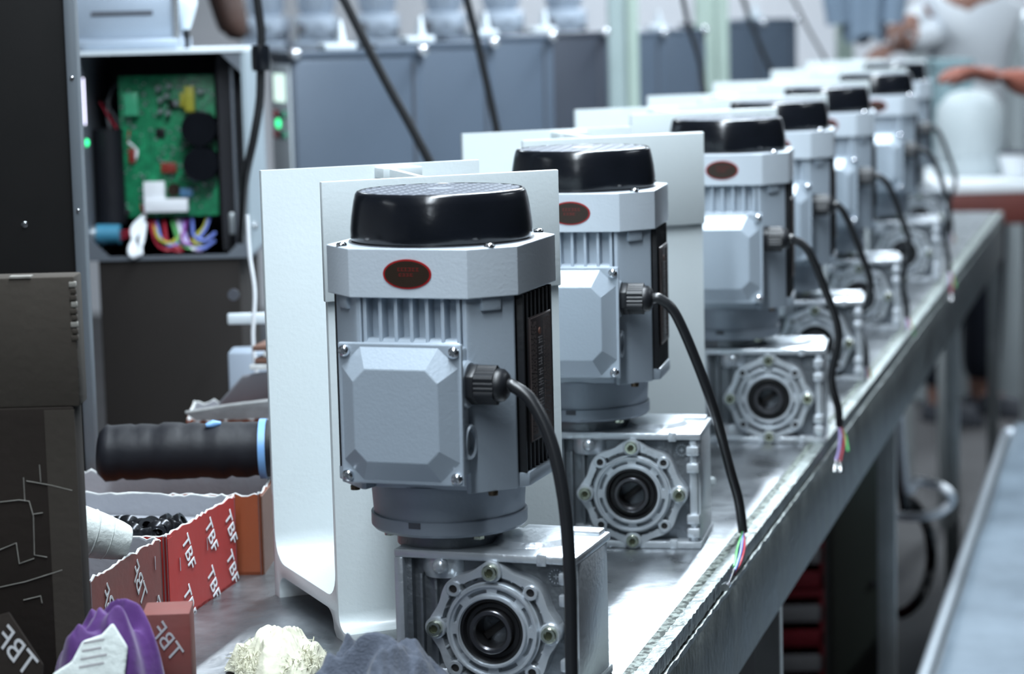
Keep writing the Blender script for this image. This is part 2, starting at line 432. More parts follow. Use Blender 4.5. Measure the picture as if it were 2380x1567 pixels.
def make_motor():
    t = thing('gear_motor', '', 'motor')
    # --- fan cap
    cap = MB().lathe([(0.0705, 0.3540), (0.0712, 0.3565), (0.0713, 0.3640), (0.0702, 0.3740), (0.0683, 0.3850), (0.0668, 0.3905), (0.0655, 0.3925),
                      (0.0640, 0.3930), (0.0634, 0.3922), (0.0630, 0.3918), (0, 0.3918)], 72).build('fan_cap', 'black_plastic', t, ang=50)
    g = MB()
    rg = 0.0625
    for k in range(-5, 6):
        p = k * 0.0108
        L = math.sqrt(max(rg * rg - p * p, 0)) - 0.0005
        if L < 0.006: continue
        g.box(-L, L, p - 0.0019, p + 0.0019, 0.3910, 0.3930)
        g.box(p - 0.0012, p + 0.0012, -L, L, 0.3910, 0.3928)
    g.lathe([(0.011, 0.3910), (0.011, 0.3934), (0, 0.3934)], 24)
    g.build('grille', 'grille_plastic', cap, kind='stuff')
    # --- shroud
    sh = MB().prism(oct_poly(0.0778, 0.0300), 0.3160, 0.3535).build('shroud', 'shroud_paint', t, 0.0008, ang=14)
    MB().lathe([(0.0728, 0.3530), (0.0728, 0.3544), (0.0700, 0.3544), (0.0700, 0.3530)], 64, closed=True).build('cap_gasket', 'bore_steel', t)
    s0 = None
    for sx, sy in ((-1, -1), (1, -1), (1, 1), (-1, 1)):
        p = (sx * 0.0600, sy * 0.0600, 0.3535)
        if s0 is None: s0 = screw_mb(0.0042, 0.0032).build('screw', 'zinc_screw', sh, loc=p, ang=60)
        else: dup(s0, sh, p)
    # --- badge
    n = 48
    def ell(a, b): return [(a * math.cos(2 * PI * i / n), b * math.sin(2 * PI * i / n)) for i in range(n)]
    B = T(0.000, -0.0778, 0.3345) @ FRONT
    bd = MB().prism(ell(0.0195, 0.0113), -0.0002, 0.0006, B).build('badge', 'badge_red', t, label='oval badge with a red rim')
    MB().prism(ell(0.0180, 0.0100), 0.0006, 0.0009, B).build('badge_face', 'badge_brown', bd)
    pr = MB()
    rnd = random.Random(4)
    for row, (z, x0, x1, hh) in enumerate(((0.0036, -0.0075, 0.0075, 0.0026), (-0.0006, -0.0065, 0.0030, 0.0022))):
        x = x0
        while x < x1:
            wd = rnd.uniform(0.0018, 0.0026)
            pr.box(x, x + wd, z - hh / 2, z - hh / 2 + 0.0005, 0.0009, 0.00105, B)
            pr.box(x, x + wd, z + hh / 2 - 0.0005, z + hh / 2, 0.0009, 0.00105, B)
            q = x + rnd.uniform(0, wd - 0.0005)
            pr.box(q, q + 0.0005, z - hh / 2, z + hh / 2, 0.0009, 0.00105, B)
            x += wd + 0.0008
    pr.build('badge_print', 'badge_print', bd, kind='stuff')
    # --- finned body: core, four smooth corner panels, fins between them
    body = MB().prism(oct_poly(0.0610, 0.024), 0.1665, 0.3165).build('motor_body', 'silver_paint', t, 0.001)
    cp = None
    for k in range(4):
        a = k * PI / 2
        poly = [(0.0410, -0.0725), (0.0445, -0.0725), (0.0725, -0.0445), (0.0725, -0.0410), (0.058, -0.0380), (0.0380, -0.058)]
        if cp is None: cp = MB().prism(poly, 0.1665, 0.3160).build('corner_panel', 'silver_paint', t, 0.0010, ang=20)
        else: dup(cp, t, rot=(0, 0, a))
    lug = None
    for k in range(4):
        a = k * PI / 2
        if lug is None:
            lug = MB().box(-0.0085, 0.0085, -0.0858, -0.070, 0.3055, 0.3158, RZ(PI / 4)).build('lug', 'silver_paint', t, 0.0015)
        else: dup(lug, t, rot=(0, 0, a))
    f0 = None
    for k in range(7):
        x = -0.0378 + k * 0.0126
        if f0 is None:
            f0 = MB().prism([(-0.0015, -0.0725), (0.0015, -0.0725), (0.0022, -0.0605), (-0.0022, -0.0605)], 0.184, 0.3160).build('fin', 'silver_paint', t, 0.0006, loc=(x, 0, 0))
        else: dup(f0, t, (x, 0, 0))
    for k in range(7): dup(f0, t, (0.0378 - k * 0.0126, 0, 0), (0, 0, PI))
    # right and left: black finned side covers
    for side in (1, -1):
        M = RZ(side * PI / 2)
        cov = MB().prism([(-0.040, -0.0715), (-0.036, -0.0630), (0.036, -0.0630), (0.040, -0.0715), (0.037, -0.0600), (-0.037, -0.0600)], 0.176, 0.3155, M).build('side_cover', 'black_fins', t, label='black finned side cover')
        fb = None
        for k in range(8):
            x = -0.0350 + k * 0.0100
            if fb is None:
                fb = MB().prism([(-0.0013, -0.0775), (0.0013, -0.0775), (0.0020, -0.0625), (-0.0020, -0.0625)], 0.177, 0.3150).build('cover_fin', 'black_fins', cov, 0.0006)
                fb.rotation_euler = (0, 0, side * PI / 2)
            else:
                fb = dup(fb, cov)
            fb.location = M @ Vector((x, 0, 0))
    for side in (1, -1):
        ledge = MB().prism([(-0.041, -0.0705), (-0.034, -0.0790), (0.034, -0.0790), (0.041, -0.0705), (0.041, -0.062), (-0.041, -0.062)], 0.1665, 0.1775, RZ(side * PI / 2))
        ledge.build('foot_ledge', 'silver_paint', t, 0.001)
    # nameplate on the right-hand cover
    npl = MB().box(-0.0275, 0.0275, -0.0792, -0.0778, 0.199, 0.296, RZ(PI / 2)).build('nameplate', 'nameplate', t, 0.0005, label='dark nameplate with silver print')
    fr = MB()
    for a, b, c, d in ((-0.0262, 0.0262, 0.2945, 0.2950), (-0.0262, 0.0262, 0.2002, 0.2007), (-0.0262, -0.0256, 0.2002, 0.295), (0.0256, 0.0262, 0.2002, 0.295)):
        fr.box(a, b, -0.0795, -0.0791, c, d, RZ(PI / 2))
    fr.build('nameplate_border', 'nameplate_faint', npl, kind='stuff')
    big, small = MB(), MB()
    z = 0.2085
    while z < 0.276:                         # large characters up the middle of the plate
        h = rnd.uniform(0.0045, 0.0062)
        for q in range(3):
            zz = z + h * q / 2.4
            big.box(-0.0055 + rnd.uniform(-.001, .001), 0.0045 + rnd.uniform(-.002, .001), -0.0795, -0.0791, zz, zz + 0.0006, RZ(PI / 2))
        xx = rnd.uniform(-0.004, 0.002)
        big.box(xx, xx + 0.0008, -0.0795, -0.0791, z, z + h, RZ(PI / 2))
        z += h + 0.0027
    for x in (-0.0225, -0.019, -0.0155, -0.012, 0.009, 0.0125, 0.0158, 0.019, 0.0225):
        z = 0.204
        while z < 0.291:
            h = rnd.uniform(0.001, 0.0035)
            small.box(x - 0.0006, x + 0.0006, -0.0795, -0.0791, z, z + h, RZ(PI / 2))
            z += h + rnd.uniform(0.0006, 0.0014)
    big.build('plate_lettering', 'nameplate_print', npl, kind='stuff')
    small.build('plate_small_print', 'nameplate_faint', npl, kind='stuff')
    MB().lathe([(0.0028, 0), (0.0028, 0.0005), (0, 0.0005)], 16, RZ(PI / 2) @ T(-0.002, -0.0792, 0.283) @ FRONT).build('plate_emblem', 'nameplate_spot', npl)
    # --- bell, ring, neck
    MB().lathe([(0.0622, 0.1670), (0.0622, 0.1640), (0.0612, 0.1600), (0.0600, 0.1420), (0.0595, 0.1360), (0.0, 0.1360)], 64).build('bell', 'bell_paint', t, ang=25)
    ringo = MB().lathe([(0.0612, 0.1400), (0.0620, 0.1395), (0.0620, 0.1300), (0.0600, 0.1276), (0.0, 0.1276)], 64).build('bell_ring', 'bell_paint', t, ang=25)
    a = R(-97)
    MB().box(-0.0050, 0.0050, -0.0624, -0.056, 0.1350, 0.1396, RZ(R(-6))).build('notch', 'machine_dark', ringo)
    MB().lathe([(0.0450, 0.1280), (0.0450, 0.1240), (0.0420, 0.1230), (0.0420, 0.1140), (0, 0.1140)], 48).build('neck', 'cast_dark', t, ang=25)
    b0 = None
    for k in range(4):
        a = PI / 4 + k * PI / 2
        p = (0.052 * math.cos(a), 0.052 * math.sin(a), 0.1238)
        if b0 is None: b0 = MB().lathe([(0.0048, 0), (0.0048, 0.004), (0, 0.004)], 6).build('flange_bolt', 'yellow_zinc', t, 0.0004, loc=p)
        else: dup(b0, t, p)
    c0 = None
    for k in range(4):
        a = PI / 4 + k * PI / 2
        p = (0.080 * math.cos(a), 0.080 * math.sin(a), 0.1630)
        if c0 is None: c0 = MB().lathe([(0.0038, 0), (0.0040, 0.0035), (0, 0.0035)], 10).build('body_screw', 'brass_dark', t, 0.0003, loc=p)
        else: dup(c0, t, p)
    # --- terminal box
    tb = MB().box(-0.0440, 0.0440, -0.0955, -0.0600, 0.1810, 0.2795).build('terminal_box', 'silver_paint', t, 0.003)
    # flared seat between box and body
    MB().prism([(-0.040, -0.075), (0.040, -0.075), (0.040, -0.060), (-0.040, -0.060)], 0.2795, 0.2845, None, [(-0.038, -0.070), (0.038, -0.070), (0.038, -0.060), (-0.038, -0.060)]).build('box_shoulder', 'silver_paint', tb, 0.001)
    W, H0, H1 = 0.0492, 0.1775, 0.2848
    zc, hh = (H0 + H1) / 2, (H1 - H0) / 2
    cv = MB().box(-W, W, -0.1005, -0.0955, H0, H1).build('box_cover', 'silver_paint', t, 0.0012, ang=20)
    def cut(w_, h_, c): return [(-w_ + c, -h_), (w_ - c, -h_), (w_, -h_ + c), (w_, h_ - c), (w_ - c, h_), (-w_ + c, h_), (-w_, h_ - c), (-w_, -h_ + c)]
    MB().prism(cut(W - 0.0022, hh - 0.0022, 0.0155), 0.0, 0.0110, T(0, -0.1000, zc) @ FRONT, cut(W - 0.0155, hh - 0.0185, 0.0095)).build('cover_dome', 'silver_paint', cv, 0.0005, seg=1, ang=14)
    q0 = None
    for sx, sz in ((-1, 1), (1, 1), (-1, -1), (1, -1)):
        p = (sx * (W - 0.0055), -0.1005, zc + sz * (hh - 0.0060))
        if q0 is None:
            q0 = screw_mb(0.0046, 0.0042, FRONT).build('cover_screw', 'zinc_screw', cv, loc=p, ang=60)
            cross_mb(0.0046, 0.0042, FRONT @ RZ(0.5)).build('cross_slot', 'cast_dark', q0)
        else: dup(q0, cv, p)
    # knock-out ring low on the right of the box
    ko = MB().lathe([(0.0135, 0), (0.0135, 0.0042), (0.0122, 0.0052), (0.0102, 0.0042), (0.0098, 0.0006), (0.0, 0.0006)], 36, T(0.0440, -0.0800, 0.2080) @ RY(PI / 2)).build('knockout_ring', 'silver_paint', t)
    MB().lathe([(0.0125, 0), (0.0125, 0.0030), (0.0105, 0.0038), (0.0095, 0.0030), (0.0095, 0.0004), (0.0, 0.0004)], 36, T(-0.0440, -0.0800, 0.2080) @ RY(-PI / 2)).build('knockout_ring', 'silver_paint', t)
    MB().lathe([(0.0180, -0.004), (0.0180, 0.0012), (0.0165, 0.0030), (0, 0.0030)], 36, T(0.0460, -0.0800, 0.2520) @ RY(PI / 2)).build('gland_seat', 'silver_paint', t)
    # --- cable gland (axis +x)
    G = T(0.0490, -0.0800, 0.2520) @ RY(PI / 2)
    gl = MB().lathe([(0.0158, 0), (0.0158, 0.0065), (0, 0.0065)], 6, G).build('cable_gland', 'gland_black', t, 0.0010)
    bdy = MB()
    m = 72
    poly = []
    for i in range(m):
        a = 2 * PI * i / m
        r6 = 0.0136 / max(math.cos(((a) % (PI / 3)) - PI / 6), 0.86)
        poly.append(((r6 - (0.0007 if i % 3 == 0 else 0)) * math.cos(a), (r6 - (0.0007 if i % 3 == 0 else 0)) * math.sin(a)))
    bdy.prism(poly, 0.0065, 0.0215, G)
    bdy.build('gland_nut', 'gland_black', gl, ang=25)
    MB().lathe([(0.0128, 0.0215), (0.0128, 0.0225), (0.0122, 0.0262), (0.0095, 0.0292), (0.0062, 0.0302), (0.0, 0.0302)], 32, G).build('gland_dome', 'gland_black', gl, ang=50)
    # --- gearbox
    U0, U1, D = -0.0300, 0.1190, 0.0480
    gb = MB().box(U0 + 0.010, U1 - 0.010, -0.0340, 0.0340, 0.006, 0.109).build('gearbox_housing', 'cast_dark', t, 0.004)
    MB().prism([(U0, -D), (U1, -D), (U1, D), (U0, D)], 0.1085, 0.1155).build('gearbox_top', 'cast_aluminium', t, 0.0018)
    MB().prism([(U0, -D), (U1, -D), (U1, D), (U0, D)], 0.0, 0.0075).build('gearbox_sole', 'cast_aluminium', t, 0.0018)
    for sy in (-1, 1):
        a, b = sorted((sy * D, sy * 0.036))
        MB().box(U0, U0 + 0.0075, a, b, 0.0070, 0.1090).build('edge_rib', 'cast_aluminium', t, 0.0012)
        a, b = sorted((sy * (D - 0.004), sy * 0.030))
        MB().box(U1 - 0.0120, U1 - 0.004, a, b, 0.0070, 0.1090).build('edge_rib', 'cast_aluminium', t, 0.0012)
    MB().box(U0 + 0.002, U0 + 0.012, -0.040, 0.040, 0.007, 0.109).build('end_wall', 'cast_dark', t, 0.001)
    MB().box(U1 - 0.012, U1 - 0.001, -0.040, 0.040, 0.007, 0.109).build('end_wall', 'cast_aluminium', t, 0.001)
    # lugs on the right edge, upper and lower
    for z in (0.0115, 0.0250, 0.0760, 0.0930):
        MB().box(U1 - 0.0145, U1 - 0.0020, -D - 0.001, -0.040, z, z + 0.0095).build('edge_lug', 'cast_aluminium', t, 0.0014)
    MB().box(U1 - 0.032, U1 - 0.024, -D - 0.0008, -0.040, 0.1070, 0.1165).build('edge_lug', 'cast_aluminium', t, 0.001)
    MB().box(U1 - 0.032, U1 - 0.024, -D - 0.0008, -0.040, -0.0000, 0.0090).build('edge_lug', 'cast_aluminium', t, 0.001)
    # worm bosses behind the top edge, with a rounded socket head
    for z0, z1, z2 in ((0.109, 0.098, 0.0915), (0.0065, 0.016, 0.0215)):
        MB().lathe([(0.0185, z0), (0.0185, z1), (0.0165, z2 + (0.001 if z1 > z2 else -0.001)), (0.0120, z2), (0, z2)], 40, T(0.0060, -0.0270, 0)).build('worm_boss', 'cast_aluminium', t, ang=30)
    MB().lathe([(0.0062, 0), (0.0062, 0.004), (0.0048, 0.0065), (0, 0.0075)], 20, T(0.0080, -0.0440, 0.1030) @ FRONT).build('oil_plug', 'cast_aluminium', t, ang=60)
    for x in (-0.012, 0.000):
        MB().box(x, x + 0.0025, -0.0400, -0.033, 0.020, 0.095).build('web_rib', 'cast_dark', t, 0.0006)
    MB().lathe([(0.033, 0.1150), (0.028, 0.1195), (0.0, 0.1195)], 40, T(0.068, 0.004, 0)).build('top_boss', 'cast_aluminium', t, ang=30)
    MB().box(0.050, U1 - 0.004, 0.030, D - 0.002, 0.1145, 0.1190).build('top_ridge', 'cast_aluminium', t, 0.0015)
    # round stamped mark
    MK = T(0.0985, -0.0345, 0.0965) @ FRONT
    mk = MB().lathe([(0.0072, 0), (0.0072, 0.0007), (0.0062, 0.0007), (0.0062, 0.0002), (0.0042, 0.0002), (0.0042, 0.0007), (0.0034, 0.0007), (0.0034, 0.0002), (0, 0.0002)], 40, MK).build('cast_mark', 'cast_dark', t)
    mk2 = MB()
    for k in range(14):
        mk2.box(0.0046, 0.0059, -0.0004, 0.0004, 0.0002, 0.0006, MK @ RZ(2 * PI * k / 14))
    mk2.box(-0.002, 0.002, -0.0004, 0.0004, 0.0002, 0.0007, MK); mk2.box(-0.0004, 0.0004, -0.002, 0.002, 0.0002, 0.0007, MK)
    mk2.build('mark_lettering', 'cast_aluminium', mk, kind='stuff')
    # --- lobed flange cover as one relief: height over a polar grid
    FC = T(0.0508, 0, 0.0547) @ FRONT
    def rout(a):
        return 0.0502 + 0.0016 * math.cos(8 * a) + 0.0022 * max(0, math.cos(4 * a)) ** 2
    radii = [0.0258, 0.0262, 0.0266, 0.0282, 0.0284, 0.0298, 0.0300, 0.0328, 0.0330, 0.0345, 0.0352, 0.0356, 0.0366, 0.0372, 0.0376, 0.0385, 0.0389, 0.0400, 0.0412, 0.0424, 0.0436, 0.0446, 0.0450]
    NA = 192
    def height(r, a):
        h = 0.0500
        am = (a + PI / 8) % (PI / 4) - PI / 8          # about each of the eight axes
        bm = (a) % (PI / 4) - PI / 8                   # about the axes between
        if 0.0299 < r < 0.0329 and abs(bm) < 0.24: h = 0.0445     # inner pockets
        if 0.0351 < r < 0.0371: h = 0.0525                        # raised mid ring
        if r > 0.0375:
            h = 0.0482
            wob = 0.0422 + 0.0010 * math.cos(8 * a)
            if 0.0386 < r < wob and 0.13 < abs(am) : h = 0.0415   # outer pockets
        if r < 0.0264: h = 0.0530
        elif r < 0.0283: h = 0.0545
        return h
    v, f = [], []
    for a_i in range(NA):
        a = 2 * PI * a_i / NA
        ro = rout(a)
        rl = radii + [ro - 0.0012, ro - 0.0002, ro, ro]
        for k, r in enumerate(rl):
            h = height(r, a) if k < len(rl) - 2 else (0.0472 if k == len(rl) - 2 else 0.0330)
            if k == len(rl) - 3: h = 0.0480
            v.append((r * math.cos(a), r * math.sin(a), h))
        v.append((0.0258 * math.cos(a), 0.0258 * math.sin(a), 0.0330))
    nr = len(radii) + 5
    for i in range(NA):
        j = (i + 1) % NA
        for k in range(nr):
            q = (k + 1) % nr
            f.append((i * nr + k, i * nr + q, j * nr + q, j * nr + k))
    m = MB(); m.add(v, f, FC)
    fcv = m.build('flange_cover', 'cast_aluminium', t, ang=28)
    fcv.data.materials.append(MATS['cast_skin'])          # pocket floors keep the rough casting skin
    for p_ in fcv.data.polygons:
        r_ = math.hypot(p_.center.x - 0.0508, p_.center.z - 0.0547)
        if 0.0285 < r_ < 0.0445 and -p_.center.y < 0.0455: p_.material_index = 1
    ff = hb = None
    for k in range(8):
        a = k * PI / 4
        r = 0.0467
        p = FC @ Vector((r * math.cos(a), r * math.sin(a), 0))
        if k % 2 == 0:                                   # boss with a socket bolt
            if ff is None:
                ff = MB().lathe([(0.0086, 0.035), (0.0086, 0.0505), (0.0078, 0.0515), (0.0, 0.0515)], 28, FRONT).build('bolt_boss', 'cast_aluminium', fcv, loc=p, ang=30)
                hb = MB().lathe([(0.0062, 0.0515), (0.0062, 0.0548), (0.0055, 0.0556), (0.0036, 0.0556), (0.0034, 0.0535), (0, 0.0535)], 24, FRONT).build('flange_bolt', 'yellow_zinc', t, loc=p, ang=40)
                MB().lathe([(0.0032, 0.0535), (0.0032, 0.0540), (0, 0.0540)], 6, FRONT).build('socket', 'socket_dark', hb)
            else:
                dup(ff, fcv, p); dup(hb, t, p)
    hh0 = None
    for k in (1, 3, 5, 7):                               # tapped holes between
        a = k * PI / 4
        p = FC @ Vector((0.0445 * math.cos(a), 0.0445 * math.sin(a), 0))
        if hh0 is None:
            hh0 = MB().lathe([(0.0060, 0.040), (0.0060, 0.0500), (0.0055, 0.0506), (0.0034, 0.0506), (0.0032, 0.0495), (0.0032, 0.0400)], 24, FRONT, closed=True).build('hole_boss', 'cast_aluminium', fcv, loc=p, ang=30)
            MB().lathe([(0.0033, 0.0400), (0.0033, 0.0490), (0, 0.0490)], 16, FRONT).build('hole', 'bore_dark', hh0)
        else: dup(hh0, fcv, p)
    # bore: black seal, steel hollow shaft with keyway
    MB().lathe([(0.0258, 0.034), (0.0258, 0.0515), (0.0235, 0.0520), (0.0215, 0.0490), (0.0185, 0.0490), (0.0172, 0.0480), (0.0172, 0.034)], 56, FC, closed=True).build('oil_seal', 'seal_rubber', t, ang=30)
    MB().lathe([(0.0172, 0.0), (0.0172, 0.0550), (0.0166, 0.0556), (0.0140, 0.0556), (0.0126, 0.0540), (0.0126, 0.0)], 56, FC, closed=True).build('hollow_shaft', 'bore_steel', t, ang=30)
    MB().lathe([(0.0127, 0.0), (0.0127, 0.018), (0, 0.018)], 32, FC).build('bore', 'bore_dark', t)
    MB().box(-0.0120, 0.0120, -0.0030, 0.0030, 0.018, 0.040, FC @ RZ(R(38))).build('key_bar', 'bore_dark', t, 0.0005)
    return t

def add_cable(t, pts, wires, ferrules, grey=False):
    """black lead from the gland; wires: lists of local points for the bared ends"""
    w = MB().tube(spline(pts, 10), 0.0049, 12).build('power_lead', 'cable_black', t, ang=60)
    for (m, p) in wires:
        MB().tube(spline(p, 6), 0.0015, 6).build('lead_wire', m, w, ang=60)
    for a, b in ferrules:
        a, b = Vector(a), Vector(b)
        d = (b - a)
        MB().tube([a, a + d * 0.45, a + d * 0.5, b], [0.0018, 0.0018, 0.0042, 0.0046], 10, flat=0.75).build('ferrule', 'ferrule', w, ang=50)

MOTORS = [  # x, y, yaw
    (-0.0530, 1.9020, -18.5, 'nearest gear motor, its oval badge and whole terminal cover in plain view'),
    (0.0745, 2.4180, -11.5, 'second gear motor from the front, half hidden by the nearest white bracket'),
    (0.2680, 2.9790, -10.0, 'third gear motor from the front, with a brown oval badge beside the second bracket'),
    (0.3830, 3.4500, -9.0, 'fourth gear motor in the row, only its right half showing past the third'),
    (0.5200, 3.9800, -8.0, 'fifth gear motor in the row, blurred between the fourth and sixth motors'),
    (0.7015, 4.6500, -8.0, 'sixth gear motor in the row, second from the far end of the bench'),
    (0.8570, 5.4000, -8.0, 'farthest gear motor, smallest and most blurred, by the bench end'),
]
proto = make_motor()
motors = []
for i, (x, y, yaw, lab) in enumerate(MOTORS):
    o = proto if i == 0 else copy_tree(proto)
    o.location = (x, y, BZ); o.rotation_euler = (0, 0, R(yaw))
    tag(o, lab, 'motor', 'gear motors in a row on the workbench')
    motors.append(o)
g0 = (0.0780, -0.0800, 0.2520)
add_cable(motors[0], [g0, (0.083, -0.0805, 0.2515), (0.0985, -0.083, 0.2400), (0.114, -0.087, 0.2100), (0.1245, -0.092, 0.165), (0.1290, -0.097, 0.110), (0.1300, -0.101, 0.050), (0.1320, -0.108, 0.0100), (0.1400, -0.135, 0.0050), (0.1500, -0.175, 0.0050)],
          [('wire_blue', [(0.150, -0.174, 0.004), (0.154, -0.190, 0.003), (0.155, -0.205, 0.002)]), ('wire_red', [(0.151, -0.174, 0.006), (0.157, -0.188, 0.004), (0.160, -0.203, 0.002)])], [])
# the second lead's bared ends trail forward over the bench edge
inv = (T(MOTORS[1][0], MOTORS[1][1], BZ) @ RZ(R(MOTORS[1][2]))).inverted()
def edge_pt(px, py, off):
    d = FW + RT * ((px - CX) / FPX) - UP * ((py - CY) / FPX)
    q = EDGE0 - ELEFT * off
    return inv @ (CAM + d * ((q - CAM).dot(ELEFT) / d.dot(ELEFT)))
ws = edge_pt(1727, 1236, -0.002)
add_cable(motors[1], [g0, (0.086, -0.080, 0.2515), (0.1000, -0.077, 0.2370), (0.1180, -0.066, 0.1900), (0.1340, -0.050, 0.1350), (ws.x - 0.010, ws.y - 0.026, 0.075), (ws.x - 0.003, ws.y - 0.010, ws.z + 0.034), ws],
          [('wire_red', [ws, edge_pt(1730, 1275, .010), edge_pt(1720, 1310, .016), edge_pt(1706, 1335, .017)]),
           ('wire_blue', [ws, edge_pt(1722, 1280, .010), edge_pt(1712, 1315, .016), edge_pt(1700, 1340, .017)]),
           ('wire_green', [ws, edge_pt(1714, 1275, .006), edge_pt(1710, 1300, .012), edge_pt(1706, 1318, .015)]),
           ('cable_black', [edge_pt(1706, 1325, .017), edge_pt(1700, 1342, .0175), edge_pt(1694, 1356, .018)])],
          [(edge_pt(1694, 1354, .0185), edge_pt(1684, 1366, .019))])
for i in range(2, 7):
    k = (i * 37 % 11 - 5) * 0.001
    far = (0.150, 0.004) if i == 1 else (0.128 + 2 * k, 0.0 - 3 * k)
    u, nn = far
    add_cable(motors[i], [g0, (0.084, -0.080, 0.2515), (0.0985 + k, -0.077, 0.2370), (0.1170 + k, -0.066, 0.1900), (0.1320 + k, -0.050, 0.1350), (u - 0.008, nn - 0.036, 0.080), (u - 0.001, nn - 0.016, 0.040), (u, nn - 0.005, 0.016)],
              [('wire_red', [(u + .001, nn - 0.006, 0.017), (u + 0.006, nn - 0.014, 0.002), (u + 0.004, nn - 0.030, -0.012), (u + 0.002, nn - 0.040, -0.022)]),
               ('wire_lilac', [(u, nn - 0.005, 0.017), (u + 0.001, nn - 0.016, 0.003), (u, nn - 0.032, -0.010), (u - 0.003, nn - 0.044, -0.020)]),
               ('wire_green', [(u, nn - 0.004, 0.017), (u - 0.003 + (0.010 if i > 1 else 0), nn - 0.010, 0.004), (u - 0.003 + (0.014 if i > 1 else 0), nn - 0.026, -0.012)])],
              [((u + 0.002, nn - 0.040, -0.022), (u + 0.0025, nn - 0.045, -0.034)), ((u - 0.003, nn - 0.044, -0.020), (u - 0.0045, nn - 0.050, -0.033))])

# ================================================================== white brackets
def make_bracket():
    """local x along the walls, y from the front wall to the rear wall, origin at the front left foot"""
    t = thing('mounting_bracket', '', 'bracket')
    Lw, Dp, H, th = 0.216, 0.204, 0.392, 0.006
    def arc(cx_, cz, r, a0, a1, n=6):
        return [(cx_ + r * math.cos(R(a0 + (a1 - a0) * i / n)), cz + r * math.sin(R(a0 + (a1 - a0) * i / n))) for i in range(n + 1)]
    fy = 0.022                       # front face of the front wall; the sole flange runs forward of it
    prof = [(0.0, 0.0), (0.0, 0.0085)] + arc(fy - 0.014, 0.0085 + 0.014, 0.014, -90, 0) + [(fy, H - 0.004), (fy + th, H - 0.004)]
    prof += [(fy + th, 0.054)] + arc(fy + th + 0.022, 0.056, 0.022, 180, 270) + arc(Dp - th - 0.026, 0.060, 0.026, 270, 360) + [(Dp - th, H), (Dp, H), (Dp, 0.0), (Dp - 0.014, 0.0)]
    prof += arc(Dp - 0.014 - 0.016, 0.006, 0.016, 0, 90) + arc(fy + 0.030, 0.006, 0.016, 90, 180) + [(fy + 0.008, 0.0)]
    # polygon (y, z) pulled along x
    M = Matrix(((0, 0, 1, 0), (1, 0, 0, 0), (0, 1, 0, 0), (0, 0, 0, 1)))
    m = MB().prism(prof, 0.004, Lw, M)
    m.build('bracket_body', 'white_paint', t, 0.0009, ang=30)
    pl = MB().box(0.0, Lw, fy - 0.006, fy, 0.291, H).build('head_plate', 'white_paint', t, 0.0012)
    MB().prism([(fy + th, H - 0.11), (Dp - th, H - 0.11), (Dp - th, H - 0.002), (fy + th, H - 0.008)], 0.118, 0.124, M).build('cross_web', 'white_paint', t, 0.0008)
    MB().box(0.112, 0.150, Dp - 0.030, Dp - th, H - 0.012, H - 0.002).build('web_cap', 'white_paint', t, 0.001)
    return t
BY = R(22.8)
BRACKETS = [(-0.2280, 2.2009, 'nearest white steel bracket, tallest, behind the nearest motor'),
            (-0.0560, 2.7700, 'white steel bracket behind the second motor'),
            (0.0885, 3.3475, 'white steel bracket behind the third motor'),
            (0.2136, 3.7900, 'white steel bracket behind the fourth motor'),
            (0.3650, 4.3800, 'white steel bracket behind the fifth motor'),
            (0.5450, 5.0800, 'white steel bracket behind the sixth motor, second smallest'),
            (0.7000, 5.7600, 'farthest white steel bracket, behind the last motor')]
bproto = make_bracket()
for i, (x, y, lab) in enumerate(BRACKETS):
    o = bproto if i == 0 else copy_tree(bproto)
    # rear wall top left is at x, y: step forward by the depth
    dx, dy = 0.204 * math.sin(BY), -0.204 * math.cos(BY)
    o.location = (x + dx, y + dy, BZ); o.rotation_euler = (0, 0, BY)
    tag(o, lab, 'bracket', 'white brackets behind the motors')
# ================================================================== open control housing with circuit board
Y0 = 3.30
a, b = at(175, 130, Y0), at(585, 590, Y0)
HX0, HX1, HZ0, HZ1, HD = a.x, b.x, b.z, a.z, 0.25
oh = thing('control_housing', 'open grey control housing showing a green circuit board', 'housing', ((HX0 + HX1) / 2, Y0, 0))
hw, z0, z1 = (HX1 - HX0) / 2, HZ0, HZ1
MB().box(-hw + 0.017, hw - 0.017, 0.004, HD, 0, z0).build('plinth', 'plinth_brown', oh, 0.002)
th = 0.005
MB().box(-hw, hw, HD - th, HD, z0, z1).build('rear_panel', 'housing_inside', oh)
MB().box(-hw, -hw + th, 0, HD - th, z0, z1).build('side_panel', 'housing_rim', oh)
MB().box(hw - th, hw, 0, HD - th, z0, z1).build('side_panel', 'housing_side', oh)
MB().box(-hw, hw, 0, HD, z0 - th, z0).build('bottom_panel', 'housing_rim', oh)
MB().box(-hw, hw, -0.002, HD, z1, z1 + th).build('top_panel', 'housing_white', oh)
for sx, zz, sz in ((1, z1, -1), (1, z0, 1), (-1, z0, 1)):
    x = sx * (hw - th)
    MB().prism([(x, zz), (x - sx * 0.028, zz), (x, zz + sz * 0.028)], 0.0, 0.004, T(0, 0.004, 0) @ FRONT).build('corner_gusset', 'housing_rim', oh, label='triangular corner gusset')
MB().box(hw - 0.045, hw - th, 0.06, 0.066, z0, z1).build('partition', 'housing_inside', oh)
MB().box(hw - 0.022, hw - 0.018, 0.02, 0.06, z0, z1).build('partition', 'housing_rim', oh)
def hp(px, py, dy=0.10):          # a spot in the housing seen at a pixel, dy behind its front
    q = at(px, py, Y0 + dy)
    return Vector((q.x - oh.location.x, dy, q.z))
p, q = hp(275, 178, .08), hp(510, 500, .08)
pcb = MB().box(p.x, q.x, 0.078, 0.081, q.z, p.z).build('circuit_board', 'pcb_green', oh, 0.0003, label='green circuit board')
PF = 0.078
